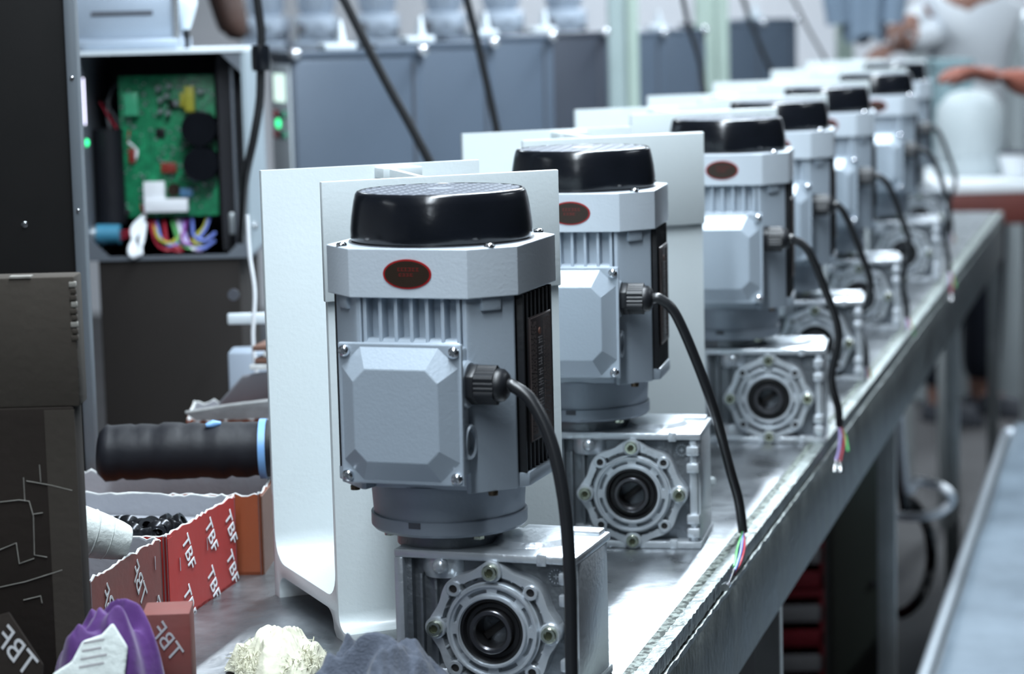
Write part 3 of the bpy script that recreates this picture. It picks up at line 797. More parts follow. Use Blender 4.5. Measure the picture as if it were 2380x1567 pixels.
def comp(name, m, x0, y0, x1, y1, d=0.012, bev=0.0006):
    a_, b_ = hp(x0, y0, PF), hp(x1, y1, PF)
    return MB().box(a_.x, b_.x, PF - d, PF, b_.z, a_.z).build(name, m, pcb, bev)
def disc(name, m, x, y, rpx, d=0.02, n=24, cap=None):
    c = hp(x, y, PF)
    r = rpx * (Y0 + PF) / FPX
    return MB().lathe([(r, 0), (r, d * .94), (r * .94, d), (0, d)], n, T(c.x, PF, c.z) @ FRONT).build(name, m, pcb, ang=40)
comp('relay', 'pcb_light', 290, 215, 325, 268, .014)
comp('chip', 'chip_black', 362, 298, 385, 320, .003)
comp('chip', 'chip_black', 392, 232, 412, 252, .006)
comp('transformer', 'chip_yellow', 432, 200, 456, 258, .02)
comp('choke', 'chip_yellow', 420, 215, 432, 248, .012)
comp('white_connector', 'chip_white', 336, 422, 386, 470, .014)
comp('terminal_strip', 'chip_white', 340, 462, 441, 489, .022)
comp('film_capacitor', 'chip_red', 376, 378, 412, 400, .01)
comp('blue_capacitor', 'chip_blue', 420, 437, 450, 455, .01)
comp('fuse', 'chip_red', 300, 345, 316, 378, .008)
for (x, y) in ((370, 205), (395, 200), (390, 222), (375, 258), (393, 262), (412, 240), (468, 212), (375, 232)):
    disc('small_capacitor', 'chip_silver', x, y, 6, .014, 14)
for (x, y) in ((468, 298), (472, 380)):
    disc('large_capacitor', 'black_plastic', x, y, 41, .034, 40)
disc('varistor', 'badge_brown', 405, 440, 15, .008)
disc('board_screw', 'zinc_screw', 298, 492, 7, .006, 14)
rnd = random.Random(11)
tiny = MB()
for k in range(150):
    x, y = rnd.uniform(282, 500), rnd.uniform(185, 490)
    c = hp(x, y, PF); s1, s2 = rnd.uniform(.0006, .002), rnd.uniform(.0006, .002)
    tiny.box(c.x - s1, c.x + s1, PF - rnd.uniform(.001, .003), PF, c.z - s2, c.z + s2)
tiny.build('surface_parts', 'chip_silver', pcb, kind='stuff')
for k in range(7):
    comp('solder_track', 'pcb_light', 330 + k * 9, 300, 333 + k * 9, 345 + (k % 3) * 8, .0006, 0)
# dark duct, blue fitting and lamps at the left of the compartment
c0, c1 = hp(250, 300, .07), hp(250, 520, .07)
MB().lathe([(0.0205, c1.z), (0.0205, c0.z), (0, c0.z)], 28, T(c0.x, .07, 0)).build('cable_duct', 'black_cloth', oh)
a_, b_ = hp(226, 545, .045), hp(280, 545, .045)
MB().tube([a_, b_], 0.0140, 20).build('blue_fitting', 'teal_plastic', oh, ang=50, label='blue threaded fitting')
MB().tube([hp(196, 545, .045), a_], 0.0110, 20).build('fitting_tip', 'chip_silver', oh, ang=50)
disc2 = hp(196, 332, .03)
MB().lathe([(0.0065, 0), (0.0065, .006), (.004, .010), (0, .011)], 18, T(disc2.x, .03, disc2.z) @ FRONT).build('indicator_lamp', 'led_green', oh, ang=60, label='glowing green indicator lamp')
a_, b_ = hp(182, 182, .02), hp(199, 290, .02)
MB().box(a_.x, b_.x, .018, .022, b_.z, a_.z).build('light_strip', 'display_glow', oh, label='glowing white display seen edge on')
def hw_wire(pts, m, r=.0017, name='wire'):
    return MB().tube(spline([hp(*p_) for p_ in pts], 7), r, 7).build(name, m, oh, ang=60)
hw_wire([(232, 238, .11), (262, 285, .09), (295, 335, .08), (310, 400, .08), (326, 470, .08), (335, 500, .07)], 'wire_red')
hw_wire([(245, 235, .115), (272, 280, .095), (300, 332, .085), (318, 398, .085), (332, 470, .08), (338, 505, .07)], 'cable_grey')
hw_wire([(303, 222, .10), (316, 255, .09), (302, 300, .08), (296, 340, .08)], 'wire_red', .002)
hw_wire([(298, 330, .08), (318, 350, .08), (308, 380, .075)], 'wire_white', .003)
hw_wire([(280, 190, .12), (258, 215, .11), (250, 270, .10), (262, 320, .09)], 'cable_grey', .002)
for k, (m, x0, x1, yb) in enumerate((('wire_red', 380, 392, 575), ('wire_yellow', 356, 372, 566), ('wire_blue', 362, 380, 572), ('wire_green', 398, 424, 578), ('wire_white', 410, 436, 580), ('wire_lilac', 420, 445, 582),
                                     ('wire_purple', 434, 418, 570), ('wire_blue', 446, 452, 560), ('wire_yellow', 484, 440, 568), ('wire_blue', 488, 450, 578), ('wire_red', 345, 372, 582), ('wire_red', 352, 396, 584))):
    hw_wire([(x0, 500, .10), (x0 + (x1 - x0) * .25, 530, .06), (x0 + (x1 - x0) * .8, yb - 12, .035), (x1 + 22, yb, .03), (x1 + 48, yb - 18, .05)], m, .0026)
for k in range(5):
    hw_wire([(338 - k, 500, .07), (322 - 4 * k, 535, .03), (300 + 5 * k, 580 + k, .005), (312 + 4 * k, 598 - 2 * k, -.002), (330 - k, 565, .012), (338 - 2 * k, 520, .05)], 'wire_white', .0026, 'white_lead')
for k in range(3):
    hw_wire([(282, 540 + 8 * k, .045), (305, 535 + 6 * k, .04), (330, 520 + 3 * k, .055)], 'wire_red', .002)
MB().box(-0.004, 0.004, -.004, .002, 0, .03, T(hp(540, 535, .03).x, .03, hp(540, 545, .03).z)).build('latch', 'chip_silver', oh, .002)
s_ = hp(582, 528, .0)
MB().lathe([(.006, 0), (.006, .004), (0, .006)], 14, T(hw + .002, .02, s_.z) @ RY(PI / 2)).build('side_bolt', 'zinc_screw', oh, ang=50)

# drive unit standing on the open housing, and the gland beside it
du = thing('drive_unit', 'pale grey drive unit with slotted front on top of the open housing', 'drive unit', (at(288, 60, 3.36).x, 3.36, HZ1 + th))
MB().box(-.068, .068, 0, .13, .014, .090).build('unit_case', 'machine_grey', du, .006)
MB().box(-.075, .075, -.006, .136, 0, .016).build('unit_base', 'machine_grey', du, .004)
MB().box(-.044, .040, -.0012, .004, .047, .053).build('handle_slot', 'machine_dark', du)
for k in range(7):
    MB().box(-.055 + k * .017, -.047 + k * .017, -.004, .11, .088, .112).build('cooling_rib', 'machine_grey', du, .002)
for s in (-.071, .071):
    MB().tube([(s, .0, .0), (s, .0, .20)], .005, 10).build('tie_rod', 'cap_silver', du, ang=60)
g_ = at(430, 40, 3.42)
cg = thing('cable_lead', 'black cable entering the open housing through a pale tapered gland', 'cable', (g_.x, 3.42, HZ1 + th))
MB().lathe([(.0060, .026), (.0075, .030), (.014, .048), (.018, .062), (.016, .072), (.007, .080), (0, .080)], 24).build('tapered_gland', 'housing_white', cg, ang=50)
MB().tube([(0, 0, 0.0), (.001, 0, .015), (0, 0, .030)], .005, 10).build('cable', 'cable_black', cg, ang=60)
MB().tube([(0, 0, .078), (0.01, 0, .2), (.02, 0, .6)], .005, 10).build('cable', 'cable_black', cg, ang=60)

# ================================================================== row of closed grey control housings
HY = R(20)
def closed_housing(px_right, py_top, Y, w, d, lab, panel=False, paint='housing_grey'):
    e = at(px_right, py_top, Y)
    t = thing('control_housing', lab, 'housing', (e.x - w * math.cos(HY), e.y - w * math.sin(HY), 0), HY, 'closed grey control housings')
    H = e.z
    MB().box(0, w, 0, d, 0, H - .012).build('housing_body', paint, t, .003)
    MB().box(-.002, w + .002, -.002, d, H - .012, H).build('housing_lid', paint, t, .002)
    MB().box(w - .022, w - .018, -.0015, .001, .02, H - .02).build('shade_strip', 'machine_dark', t)  # dark strip added for the shade seam between neighbouring housings
    MB().box(.004, w - .026, -.004, .0, .02, H - .016).build('door', paint, t, .0015)
    for x in ([w - .006, .004] if panel else [w - .006]):
        MB().lathe([(.0095, 0), (.0102, .004), (.0090, .012), (.005, .015), (0, .015)], 20, T(x, -.004, H - .004) @ FRONT).build('corner_bolt', 'cap_silver', t, ang=60)
    MB().box(w * .28, w * .52, .02, .07, H, H + .012).build('lid_bracket', 'housing_white', t, .003)
    MB().prism([(w * .40, .03), (w * .46, .03), (w * .46, .06), (w * .40, .06)], H + .012, H + .050, None, [(w * .42, .04), (w * .44, .04), (w * .44, .05), (w * .42, .05)]).build('lid_lug', 'housing_white', t, .002)
    if panel:
        M = T(0, 0, 0) @ RZ(-PI / 2)      # local x runs back along the left side
        def pl(name, m, u0, u1, za, zb, out=.003, bev=.001):
            return MB().box(-u1, -u0, -out, 0.001, H - zb, H - za, M).build(name, m, t, bev)
        pl('front_panel', 'housing_white', .006, d - .006, .02, .34, .004)
        lc = MB().box(-.098, -.030, -.0052, -.003, H - .082, H - .036, M).build('display', 'lcd_glow', t)
        for r_, zz in enumerate((.103, .118, .136)):
            for c_, (uu, m) in enumerate(((.094, 'button_red'), (.064, 'button_black'), (.034, 'button_green'))):
                if r_ == 1 and c_ != 0: continue
                if r_ == 1: uu, m = .076, 'led_green'
                MB().lathe([(.0075, 0), (.0075, .0025), (.006, .004), (0, .004)], 18, M @ T(-uu, -.004, H - zz) @ FRONT).build('button', m, t, ang=60)
    return t
closed_housing(985, 112, 4.08, .228, .13, 'grey control housing with a lit display panel, nearest of its row', True)
closed_housing(1150, 95, 4.56, .228, .13, 'grey control housing second in the row, right of the one with the display')
closed_housing(1285, 80, 5.02, .228, .13, 'grey control housing third in the row, above the second white bracket')
closed_housing(1410, 72, 5.45, .228, .13, 'shade-toned grey control housing beside the first pale column', False, 'housing_shaded')
closed_housing(1545, 72, 6.15, .20, .13, 'grey control housing just right of the first pale column')
closed_housing(1640, 66, 6.45, .20, .13, 'grey control housing just left of the second pale column')
closed_housing(1775, 50, 6.9, .20, .13, 'grey control housing just right of the second pale column')
closed_housing(1852, 42, 7.3, .20, .13, 'farthest grey control housing, beside the bare white wall')

# pale columns
for (x0, x1, Y, m, lab) in ((1412, 1482, 5.72, 'column_paint', 'pale blue green steel column left of the distant grey housings'), (1616, 1692, 6.62, 'column_green', 'pale green steel column between the distant grey housings')):
    p, q = at(x0, 0, Y), at(x1, 0, Y)
    w_ = q.x - p.x
    t = thing('steel_column', lab, 'column', (p.x, Y, 0))
    MB().box(0, w_ * .62, 0, .05, 0, 3.19).build('column_web', m, t, .002)
    MB().box(w_ * .62, w_, -.012, .05, 0, 3.19).build('column_flange', 'column_green', t, .002)
    MB().box(-.02, w_ + .02, -.02, .07, 0, .01).build('base_plate', m, t)
p = at(1965, 60, 9.0)
t = thing('steel_column', 'slim pale green column in front of the white wall', 'column', (p.x, 9.0, 0))
MB().box(-.03, .03, 0, .06, 0, 3.19).build('column_web', 'column_green', t, .002)
MB().box(-.06, .06, -.03, .09, 0, .01).build('base_plate', 'column_green', t)

# ================================================================== rack of machines behind
RYY = 6.3
p, q = at(500, 108, RYY), at(1420, 100, RYY)
rack = thing('storage_rack', 'long steel rack behind the grey housings holding grey machines', 'rack', (p.x, RYY, 0))
RZ0 = p.z - .012
RL = q.x - p.x
MB().box(0, RL, 0, .45, RZ0 - .03, RZ0).build('shelf', 'machine_dark', rack, .002)
MB().box(0, RL, 0, .45, .55, .58).build('shelf', 'machine_dark', rack, .002)
for x in (0.0, RL - .04):
    for y in (0, .41):
        MB().box(x, x + .04, y, y + .04, 0, RZ0 - .03).build('rack_post', 'column_paint', rack, .002)
def make_machine():
    t = thing('gear_unit', '', 'machine')
    MB().box(-.060, .060, 0, .15, 0, .018).build('unit_foot', 'machine_grey', t, .003)
    MB().box(-.056, .056, .01, .14, .018, .085).build('unit_case', 'machine_grey', t, .008)
    MB().lathe([(.040, .085), (.044, .095), (.044, .22), (.034, .235), (0, .235)], 28, T(0, .075, 0)).build('unit_motor', 'machine_grey', t, ang=40)
    for k in range(10):
        MB().box(.043, .049, -.002, .002, .10, .21, T(0, .075, 0) @ RZ(2 * PI * k / 10)).build('cooling_rib', 'machine_grey', t)
    MB().lathe([(.022, 0), (.022, .012), (.012, .014), (.012, .006), (0, .006)], 24, T(0.012, .01, .048) @ FRONT).build('output_flange', 'machine_grey', t, ang=30)
    MB().box(-.050, -.028, .004, .012, .035, .065).build('vent_plate', 'machine_dark', t, .002)
    MB().box(.040, .056, .004, .012, .030, .042).build('vent_plate', 'machine_dark', t, .002)
    MB().lathe([(.007, 0), (.007, .06), (0, .06)], 12, T(-.052, .006, .018)).build('tie_rod', 'cap_silver', t, ang=50)
    return t
mp_ = make_machine()
labs = ['leftmost grey machine on the rear rack', 'second grey machine from the left on the rear rack', 'third grey machine from the left on the rear rack', 'fourth grey machine from the left on the rear rack',
        'fifth grey machine on the rear rack, left of the rightmost', 'rightmost grey machine on the rear rack, beside the pale column']
for i, px in enumerate((610, 735, 880, 1030, 1170, 1315)):
    o = mp_ if i == 0 else copy_tree(mp_)
    o.location = (at(px, 100, RYY + .05).x, RYY + .05, RZ0)
    o.rotation_euler = (0, 0, R((-3, 2, 4, -2, 3, 1)[i]))
    tag(o, labs[i], 'machine', 'grey machines on the rear rack')

# ================================================================== hanging power cables
def hang(label, pts, r=.0062, extra=None):
    w_ = [at(x, y, Y) for x, y, Y in pts]
    base = w_[-1].copy()
    t = thing('power_cable', label, 'cable', base)
    loc = [p_ - base for p_ in w_]
    top = loc[0] + (loc[0] - loc[1]).normalized() * .35
    top2 = Vector((top.x, top.y, 3.19 - base.z))
    MB().tube(spline([top2, top] + loc, 8), r, 10).build('cable', 'cable_black', t, ang=60)
    if extra is not None:
        MB().lathe([(.011, -.016), (.012, -.010), (.012, .010), (.011, .016), (0, .016)], 16, T(*loc[extra])).build('cable_clip', 'black_plastic', t, ang=40)
    return t
hang('black cable hanging left of the lit display panel', [(598, 0, 3.1), (607, 70, 3.1), (606, 135, 3.1), (604, 230, 3.1), (590, 320, 3.1), (570, 420, 3.12), (560, 560, 3.2)], .0056, 2)
hang('black cable slanting across the nearest closed grey housing', [(800, 0, 3.3), (855, 110, 3.3), (905, 205, 3.3), (950, 285, 3.3), (1003, 385, 3.3), (1050, 480, 3.3)], .0064)
hang('black cable slanting across the second closed grey housing', [(1085, 0, 3.7), (1108, 90, 3.7), (1135, 210, 3.7), (1156, 310, 3.7), (1175, 420, 3.7)], .0062)
hang('thin dark cable slanting in front of the column pair', [(1588, 0, 5.0), (1600, 60, 5.0), (1625, 140, 5.0), (1640, 230, 5.0)], .005)
hang('thin dark cable crossing the farthest grey housings', [(1728, 0, 6.1), (1748, 60, 6.1), (1790, 160, 6.1), (1820, 210, 6.1)], .006)
hang('thin grey cable crossing the bare white wall', [(1845, 0, 6.6), (1880, 70, 6.6), (1925, 150, 6.6), (1945, 200, 6.6)], .004)
wb = at(590, 590, 2.75)
t = thing('rope_length', 'thin white cord hanging left of the nearest white bracket', 'cord', (wb.x, wb.y, wb.z))
MB().tube(spline([at(x, y, 2.75) - wb for x, y in ((575, 500), (580, 590), (592, 680), (588, 780), (594, 850), (604, 900))], 8), .0024, 8).build('cord', 'wire_white', t, ang=60)

# ================================================================== things beyond the far end of the bench
ty = 6.5
p, q = at(2195, 425, ty), at(2560, 425, ty)
p = p - Vector((.03, 0, 0))
tb = thing('side_table', 'white topped table at the far right beyond the bench', 'table', (p.x, ty, 0))
TZ = p.z
MB().box(0, q.x - p.x, 0, .75, TZ - .03, TZ).build('table_top', 'table_white', tb, .004)
MB().box(0.01, q.x - p.x, .002, .02, TZ - .115, TZ - .03).build('table_apron', 'crate_rust', tb, .003)
for x in (.02, q.x - p.x - .06):
    for y in (.02, .69):
        MB().box(x, x + .04, y, y + .04, 0, TZ - .03).build('leg', 'leg_paint', tb, .003)
sk = at(2255, 400, ty + .25)
t = thing('white_drum', 'rounded white drum standing on the side table', 'drum', (sk.x, ty + .25, TZ))
MB().lathe([(.085, 0), (.094, .02), (.097, .12), (.090, .19), (.060, .225), (.030, .235), (0, .237)], 40).build('drum_body', 'white_sack', t, ang=50)
MB().lathe([(.098, .060), (.100, .066), (.098, .072), (.094, .066)], 40, closed=True).build('drum_hoop', 'white_sack', t, ang=50)
cu = at(2308, 335, ty + .12)
t = thing('shallow_dish', 'dark rimmed white dish on the side table in front of the drum', 'dish', (cu.x + .06, ty + .10, TZ))
MB().lathe([(.02, 0), (.03, .004), (.045, .045), (.048, .07), (.046, .07), (.040, .045), (.025, .012), (0, .010)], 32).build('dish_body', 'table_white', t, ang=50)
MB().lathe([(.049, .066), (.050, .072), (.046, .075), (.044, .070)], 32, closed=True).build('dish_rim', 'machine_dark', t, ang=50)
p, q = at(2180, 140, 7.0), at(2262, 236, 7.0)
t = thing('teal_box', 'pale teal box standing on the side table behind the white drum', 'box', ((p.x + q.x) / 2, 7.0, TZ))
hw2 = (q.x - p.x) / 2
MB().box(-hw2, hw2, 0, .20, 0, p.z - TZ - .03).build('box_body', 'teal_box', t, .004)
MB().box(-hw2 - .003, hw2 + .003, -.003, .203, p.z - TZ - .03, p.z - TZ).build('box_lid', 'teal_box', t, .004)
MB().box(-.012, .012, -.007, .0, p.z - TZ - .045, p.z - TZ - .022).build('latch', 'zinc_screw', t)
# white draped machines further back
for (x0, x1, ytop, Y, m, lab) in ((2160, 2380, 62, 8.6, 'white_sack', 'machine under a white dust cover in the far right background'), (2290, 2420, 20, 9.4, 'housing_white', 'tall white cabinet against the far right background')):
    p, q = at(x0, ytop, Y), at(x1, ytop, Y)
    t = thing('covered_machine' if m == 'white_sack' else 'white_cabinet', lab, 'machine' if m == 'white_sack' else 'cabinet', ((p.x + q.x) / 2, Y, 0))
    h_ = (q.x - p.x) / 2
    MB().prism([(-h_ - .05, -.02), (h_ + .05, -.02), (h_ + .05, .5), (-h_ - .05, .5)], 0.0, p.z - .05, None, [(-h_, 0), (h_, 0), (h_, .48), (-h_, .48)]).build('cover_skirt' if m == 'white_sack' else 'cabinet_body', m, t, .02, 3)
    MB().prism([(-h_, 0), (h_, 0), (h_, .48), (-h_, .48)], p.z - .05, p.z, None, [(-h_ * .8, .05), (h_ * .8, .05), (h_ * .8, .4), (-h_ * .8, .4)]).build('cover_top' if m == 'white_sack' else 'cabinet_top', m, t, .015, 3)

# red crate at the far end of the bench top
p = atz(2200, 505, BZ)

# ================================================================== under and beside the bench
def on_floor(px0, px1, ytop, Y): return at(px0, ytop, Y), at(px1, ytop, Y)
p, q = at(1925, 1180, 4.55), at(2062, 1180, 4.55)
t = thing('green_cabinet', 'dark green cabinet standing under the bench', 'cabinet', (p.x, 4.55, 0))
w_ = q.x - p.x
MB().box(0, w_, 0, .3, .04, .74).build('cabinet_body', 'dark_green', t, .004)
MB().box(.006, w_ - .006, -.006, .002, .07, .72).build('cabinet_door', 'dark_green', t, .003)
MB().lathe([(.006, 0), (.006, .008), (0, .010)], 14, T(w_ * .75, -.006, .33) @ FRONT).build('knob', 'machine_dark', t, ang=50)
MB().box(.01, w_ - .01, .02, .28, 0, .04).build('cabinet_base', 'machine_dark', t)
p, q = at(1800, 1290, 4.2), at(1915, 1290, 4.2)
cw = q.x - p.x
for k in range(3):
    hz = .195
    t = thing('plastic_crate', ('lowest', 'middle', 'topmost')[k] + ' dark red slatted crate left of the dark green cabinet', 'crate', (p.x, 4.2, k * hz), 0, 'stacked dark red crates')
    MB().box(0, cw, 0, .3, 0, .012).build('crate_base', 'crate_red', t, .002)
    for (x0, x1, y0, y1) in ((0, .008, 0, .3), (cw - .008, cw, 0, .3), (0, cw, .292, .3)):
        MB().box(x0, x1, y0, y1, .012, hz - .004).build('crate_side', 'crate_red', t, .001)
    for j in range(4):
        MB().box(0, cw, 0, .008, .016 + j * .045, .046 + j * .045).build('slat', 'crate_grey' if j % 2 else 'crate_red', t, .002)
# coiled leads hanging under the bench between the legs
def loop(cx_, cy_, rx, ry, Y, a0, a1, n=14):
    return [at(cx_ + rx * math.cos(R(a0 + (a1 - a0) * i / n)), cy_ - ry * math.sin(R(a0 + (a1 - a0) * i / n)), Y + .02 * math.sin(i)) for i in range(n + 1)]
for (name, m, pts, r, lab) in (
        ('air_hose', 'wire_white', loop(2120, 1160, 92, 42, 4.2, 100, -110), .0085, 'grey white hose loop hanging under the bench between two legs'),
        ('coiled_cable', 'cable_black', loop(2075, 1290, 90, 140, 4.3, 75, -80), .010, 'black cable loop hanging under the bench beside the green cabinet')):
    b_ = pts[0].copy()
    t = thing(name, lab, 'hose' if name == 'air_hose' else 'cable', b_)
    up_pt = Vector((b_.x - .02, b_.y, BZ - .03))
    MB().tube(spline([up_pt - b_] + [p_ - b_ for p_ in pts], 4), r, 10).build('hose_tube' if name == 'air_hose' else 'cable_loop', m, t, ang=60)
    MB().tube([(-.02, -.012, up_pt.z - b_.z), (-.02, .012, up_pt.z - b_.z)], .012, 10).build('hook', 'machine_dark', t, ang=60)

# low trolley with a pale blue sheet beside the bench
tz = .42
e0, e1 = atz(2150, 1567, tz), atz(2380, 880, tz)
d_ = (e1 - e0).normalized()
tr = thing('trolley', 'low trolley covered by a pale blue sheet at the lower right', 'trolley', (e0.x, e0.y, 0), math.atan2(d_.y, d_.x))
L_, W_ = 2.1, .62
o0 = -.5
MB().tube([(o0, 0, tz), (L_, 0, tz)], .011, 12).build('frame_rail', 'trolley_frame', tr, ang=60)
MB().tube([(o0, -W_, tz), (L_, -W_, tz)], .016, 12).build('frame_rail', 'trolley_frame', tr, ang=60)
for x in (o0, L_):
    MB().tube([(x, 0, tz), (x, -W_, tz)], .016, 12).build('frame_rail', 'trolley_frame', tr, ang=60)
    for y in (0, -W_):
        MB().tube([(x, y, .09), (x, y, tz)], .014, 10).build('leg', 'trolley_frame', tr, ang=60)
        MB().lathe([(.045, -.014), (.045, .014), (.03, .02), (0, .02)], 20, T(x, y, .045) @ RX(PI / 2)).build('wheel', 'machine_dark', tr, ang=50)
v, f = [], []
nx, ny = 60, 26
rs = random.Random(5)
ph = [(rs.uniform(3, 14), rs.uniform(3, 14), rs.uniform(0, 6), rs.uniform(.002, .007)) for _ in range(10)]
for i in range(nx + 1):
    for j in range(ny + 1):
        x = o0 + .02 + (L_ - o0 - .04) * i / nx; y = -.024 - (W_ - .04) * j / ny
        v.append((x, y, tz + .024 + sum(a4 * math.sin(a1 * x + a2 * y + a3) for a1, a2, a3, a4 in ph) * .45))
for i in range(nx):
    for j in range(ny):
        f.append((i * (ny + 1) + j, (i + 1) * (ny + 1) + j, (i + 1) * (ny + 1) + j + 1, i * (ny + 1) + j + 1))
m = MB(); m.v, m.f = v, f
sh_ = m.build('blue_sheet', 'blue_sheet', tr, ang=80)
so = sh_.modifiers.new('thickness', 'SOLIDIFY'); so.thickness = .006
MB().box(o0, L_, -W_, 0, tz - .012, tz - .004).build('deck', 'cabinet_edge', tr)
# ================================================================== dark cabinet at the left
CYY = 2.45
def on(px, py, Y): return at(px, py, Y)
top = 1.75
t = thing('tall_panel', 'tall black panel with a riveted grey edge at the far left', 'panel', (at(189, 600, CYY).x, CYY, BZ))
ew = .0055
MB().box(-.42, -ew, .002, .016, 0, top - BZ).build('panel_sheet', 'dark_panel', t, .002)
MB().box(-ew, ew, -.004, .018, 0, top - BZ).build('panel_edge', 'cabinet_edge', t, .0015)
for py in (182, 490):
    z = at(165, py, CYY).z - BZ
    MB().lathe([(.0022, 0), (.0022, .001), (0, .0018)], 12, T(0.000, -.004, z) @ FRONT).build('rivet', 'zinc_screw', t, ang=60)
z = at(57, 522, CYY)
MB().lathe([(.003, 0), (.003, .0015), (0, .0025)], 12, T(z.x - t.location.x, .002, z.z - BZ) @ FRONT).build('panel_screw', 'zinc_screw', t, ang=60)

def carton(name, label, cat, loc, rz, w, d, h, out, inn, group=None, open_top=True, rough=.002, seed=1, wall=.003, front='x1'):
    """open carton: local x to the right, y back, walls with a printed outside and a grey inside"""
    t = thing(name, label, cat, loc, rz, group)
    rnd = random.Random(seed)
    MB().box(0, w, 0, d, 0, wall).build('carton_base', out, t)
    def torn(x0, y0, x1, y1, nx, ny):
        """one wall with an uneven torn top edge, from x0, y0 to x1, y1; nx, ny points outwards"""
        n = max(6, int(math.hypot(x1 - x0, y1 - y0) / .006))
        hs = [h + rnd.uniform(-rough, rough) for _ in range(n + 1)]
        for part, m, o0, o1, dz in (('carton_wall', out, 0, wall * .5, 0), ('carton_lining', inn, wall * .5, wall, -.0006)):
            v, f = [], []
            for i in range(n + 1):
                x, y = x0 + (x1 - x0) * i / n, y0 + (y1 - y0) * i / n
                for o_, zz in ((o0, 0), (o1, 0), (o1, hs[i] + dz), (o0, hs[i] + dz)):
                    v.append((x - nx * o_, y - ny * o_, zz))
            for i in range(n):
                for k in range(4):
                    j = (k + 1) % 4
                    f.append((i * 4 + k, i * 4 + j, (i + 1) * 4 + j, (i + 1) * 4 + k))
            f += [(0, 1, 2, 3), (n * 4 + 3, n * 4 + 2, n * 4 + 1, n * 4)]
            m_ = MB(); m_.v, m_.f = v, f
            o = m_.build(part, m, t if part == 'carton_wall' else last, ang=40)
            last = o
        e = MB().tube([(x0 + (x1 - x0) * i / n - nx * wall / 2, y0 + (y1 - y0) * i / n - ny * wall / 2, hs[i]) for i in range(n + 1)], [wall * rnd.uniform(.25, .5) for _ in range(n + 1)], 6)
        e.build('torn_edge', 'torn_paper', t, ang=80)
    torn(0, 0, w, 0, 0, -1); torn(w, 0, w, d, 1, 0); torn(w, d, 0, d, 0, 1); torn(0, d, 0, 0, -1, 0)
    return t
BOXD = Vector((-0.2652 + 0.3079, 2.261 - 2.0767, 0)).normalized()
byaw = math.atan2(BOXD.y, BOXD.x) - PI / 2          # local y runs along the row
def box_at(rx, ry, w):                              # place by its near right corner
    return (rx - w * math.cos(byaw), ry - w * math.sin(byaw), BZ)
ca = carton('open_carton', 'bright red open carton of black fittings with white lettering', 'carton', box_at(-.3060, 2.084, .155), byaw, .155, .182, .082, 'carton_red', 'cardboard_grey', seed=2, rough=.0015)
cb = carton('open_carton', 'faded red open carton holding a white roll, nearer than the bright red one', 'carton', box_at(-.3440, 1.918, .110), byaw, .110, .158, .083, 'carton_faded', 'cardboard_grey', seed=3, rough=.002)
cc = carton('open_carton', 'orange brown carton behind the red one, under the black roll', 'carton', (-.243 - .30, 2.300, BZ), R(-3), .300, .135, .078, 'carton_orange', 'cardboard_grey', seed=4, rough=.002)
MB().box(.3002, .3014, .002, .133, 0, .076).build('side_label', 'carton_brown', cc)
# lettering on the right walls: text plane x to the back, z up, facing +x
def side_text(box, w, u, z, size, rot, m, mirror=False, body='TBF', name='lettering'):
    M = T(w + .0006, u, z) @ RZ(PI / 2) @ RX(PI / 2) @ RZ(R(rot))
    if mirror: M = M @ Matrix.Diagonal((-1, 1, 1, 1))
    return text_mesh(body, size, name, m, box, M, .0002, .25)
for (u, z, rot) in ((.052, .058, -62), (.112, .060, -60), (.165, .056, -62), (.050, .012, -62), (.112, .015, -60), (.165, .018, -62)):
    side_text(ca, .155, u, z, .023, rot, 'print_white')
for (u, z, rot) in ((.040, .050, -55), (.105, .054, -60), (.095, .010, -58), (.150, .012, -60)):
    side_text(cb, .110, u, z, .024, rot, 'print_faded', True)
MB().box(.1553, .1558, .003, .014, .002, .080).build('edge_tape', 'carton_red', ca)
st = None
for (u, z) in ((.030, .045), (.100, .048)):
    MB().box(.1553, .1560, u, u + .0012, z, z + .012).build('staple', 'zinc_screw', ca)
for (u, z) in ((.140, .060), (.142, .025)):
    MB().box(.1103, .1110, u, u + .0012, z, z + .012).build('staple', 'zinc_screw', cb)
# black fittings heaped in the red carton
def ring_nut(i, lab, loc, rot, s):
    t = thing('black_fitting', lab, 'fitting', loc, 0, 'black fittings in the red carton')
    t.rotation_euler = rot
    MB().lathe([(.0060 * s, -.004 * s), (.0095 * s, -.004 * s), (.0100 * s, -.003 * s), (.0100 * s, .003 * s), (.0095 * s, .004 * s), (.0060 * s, .004 * s), (.0055 * s, 0)], 24, closed=True).build('fitting_ring', 'black_steel', t, ang=40)
    MB().lathe([(.0055 * s, -.003 * s), (.0060 * s, -.0042 * s), (.0064 * s, -.003 * s)], 24, closed=True).build('fitting_lip', 'cap_silver', t, ang=40)
    return t
rnd = random.Random(21)
k = 0
MB().box(.004, .151, .004, .178, .003, .062).build('packing_card', 'cardboard_grey', ca)
for i, (px, py) in enumerate(((278, 1205), (300, 1212), (297, 1224), (325, 1222), (340, 1226), (352, 1218), (365, 1224), (378, 1222), (392, 1216), (408, 1216), (420, 1213), (330, 1232), (312, 1228))):
    base = atz(px, py + 10, BZ + .072)
    ring_nut(i, 'small black fitting heaped in the bright red carton', (base.x, base.y, BZ + .072 + rnd.uniform(0, .003)), (rnd.uniform(-1.2, 1.2), rnd.uniform(-1, 1), rnd.uniform(0, 6)), rnd.uniform(.85, 1.1))
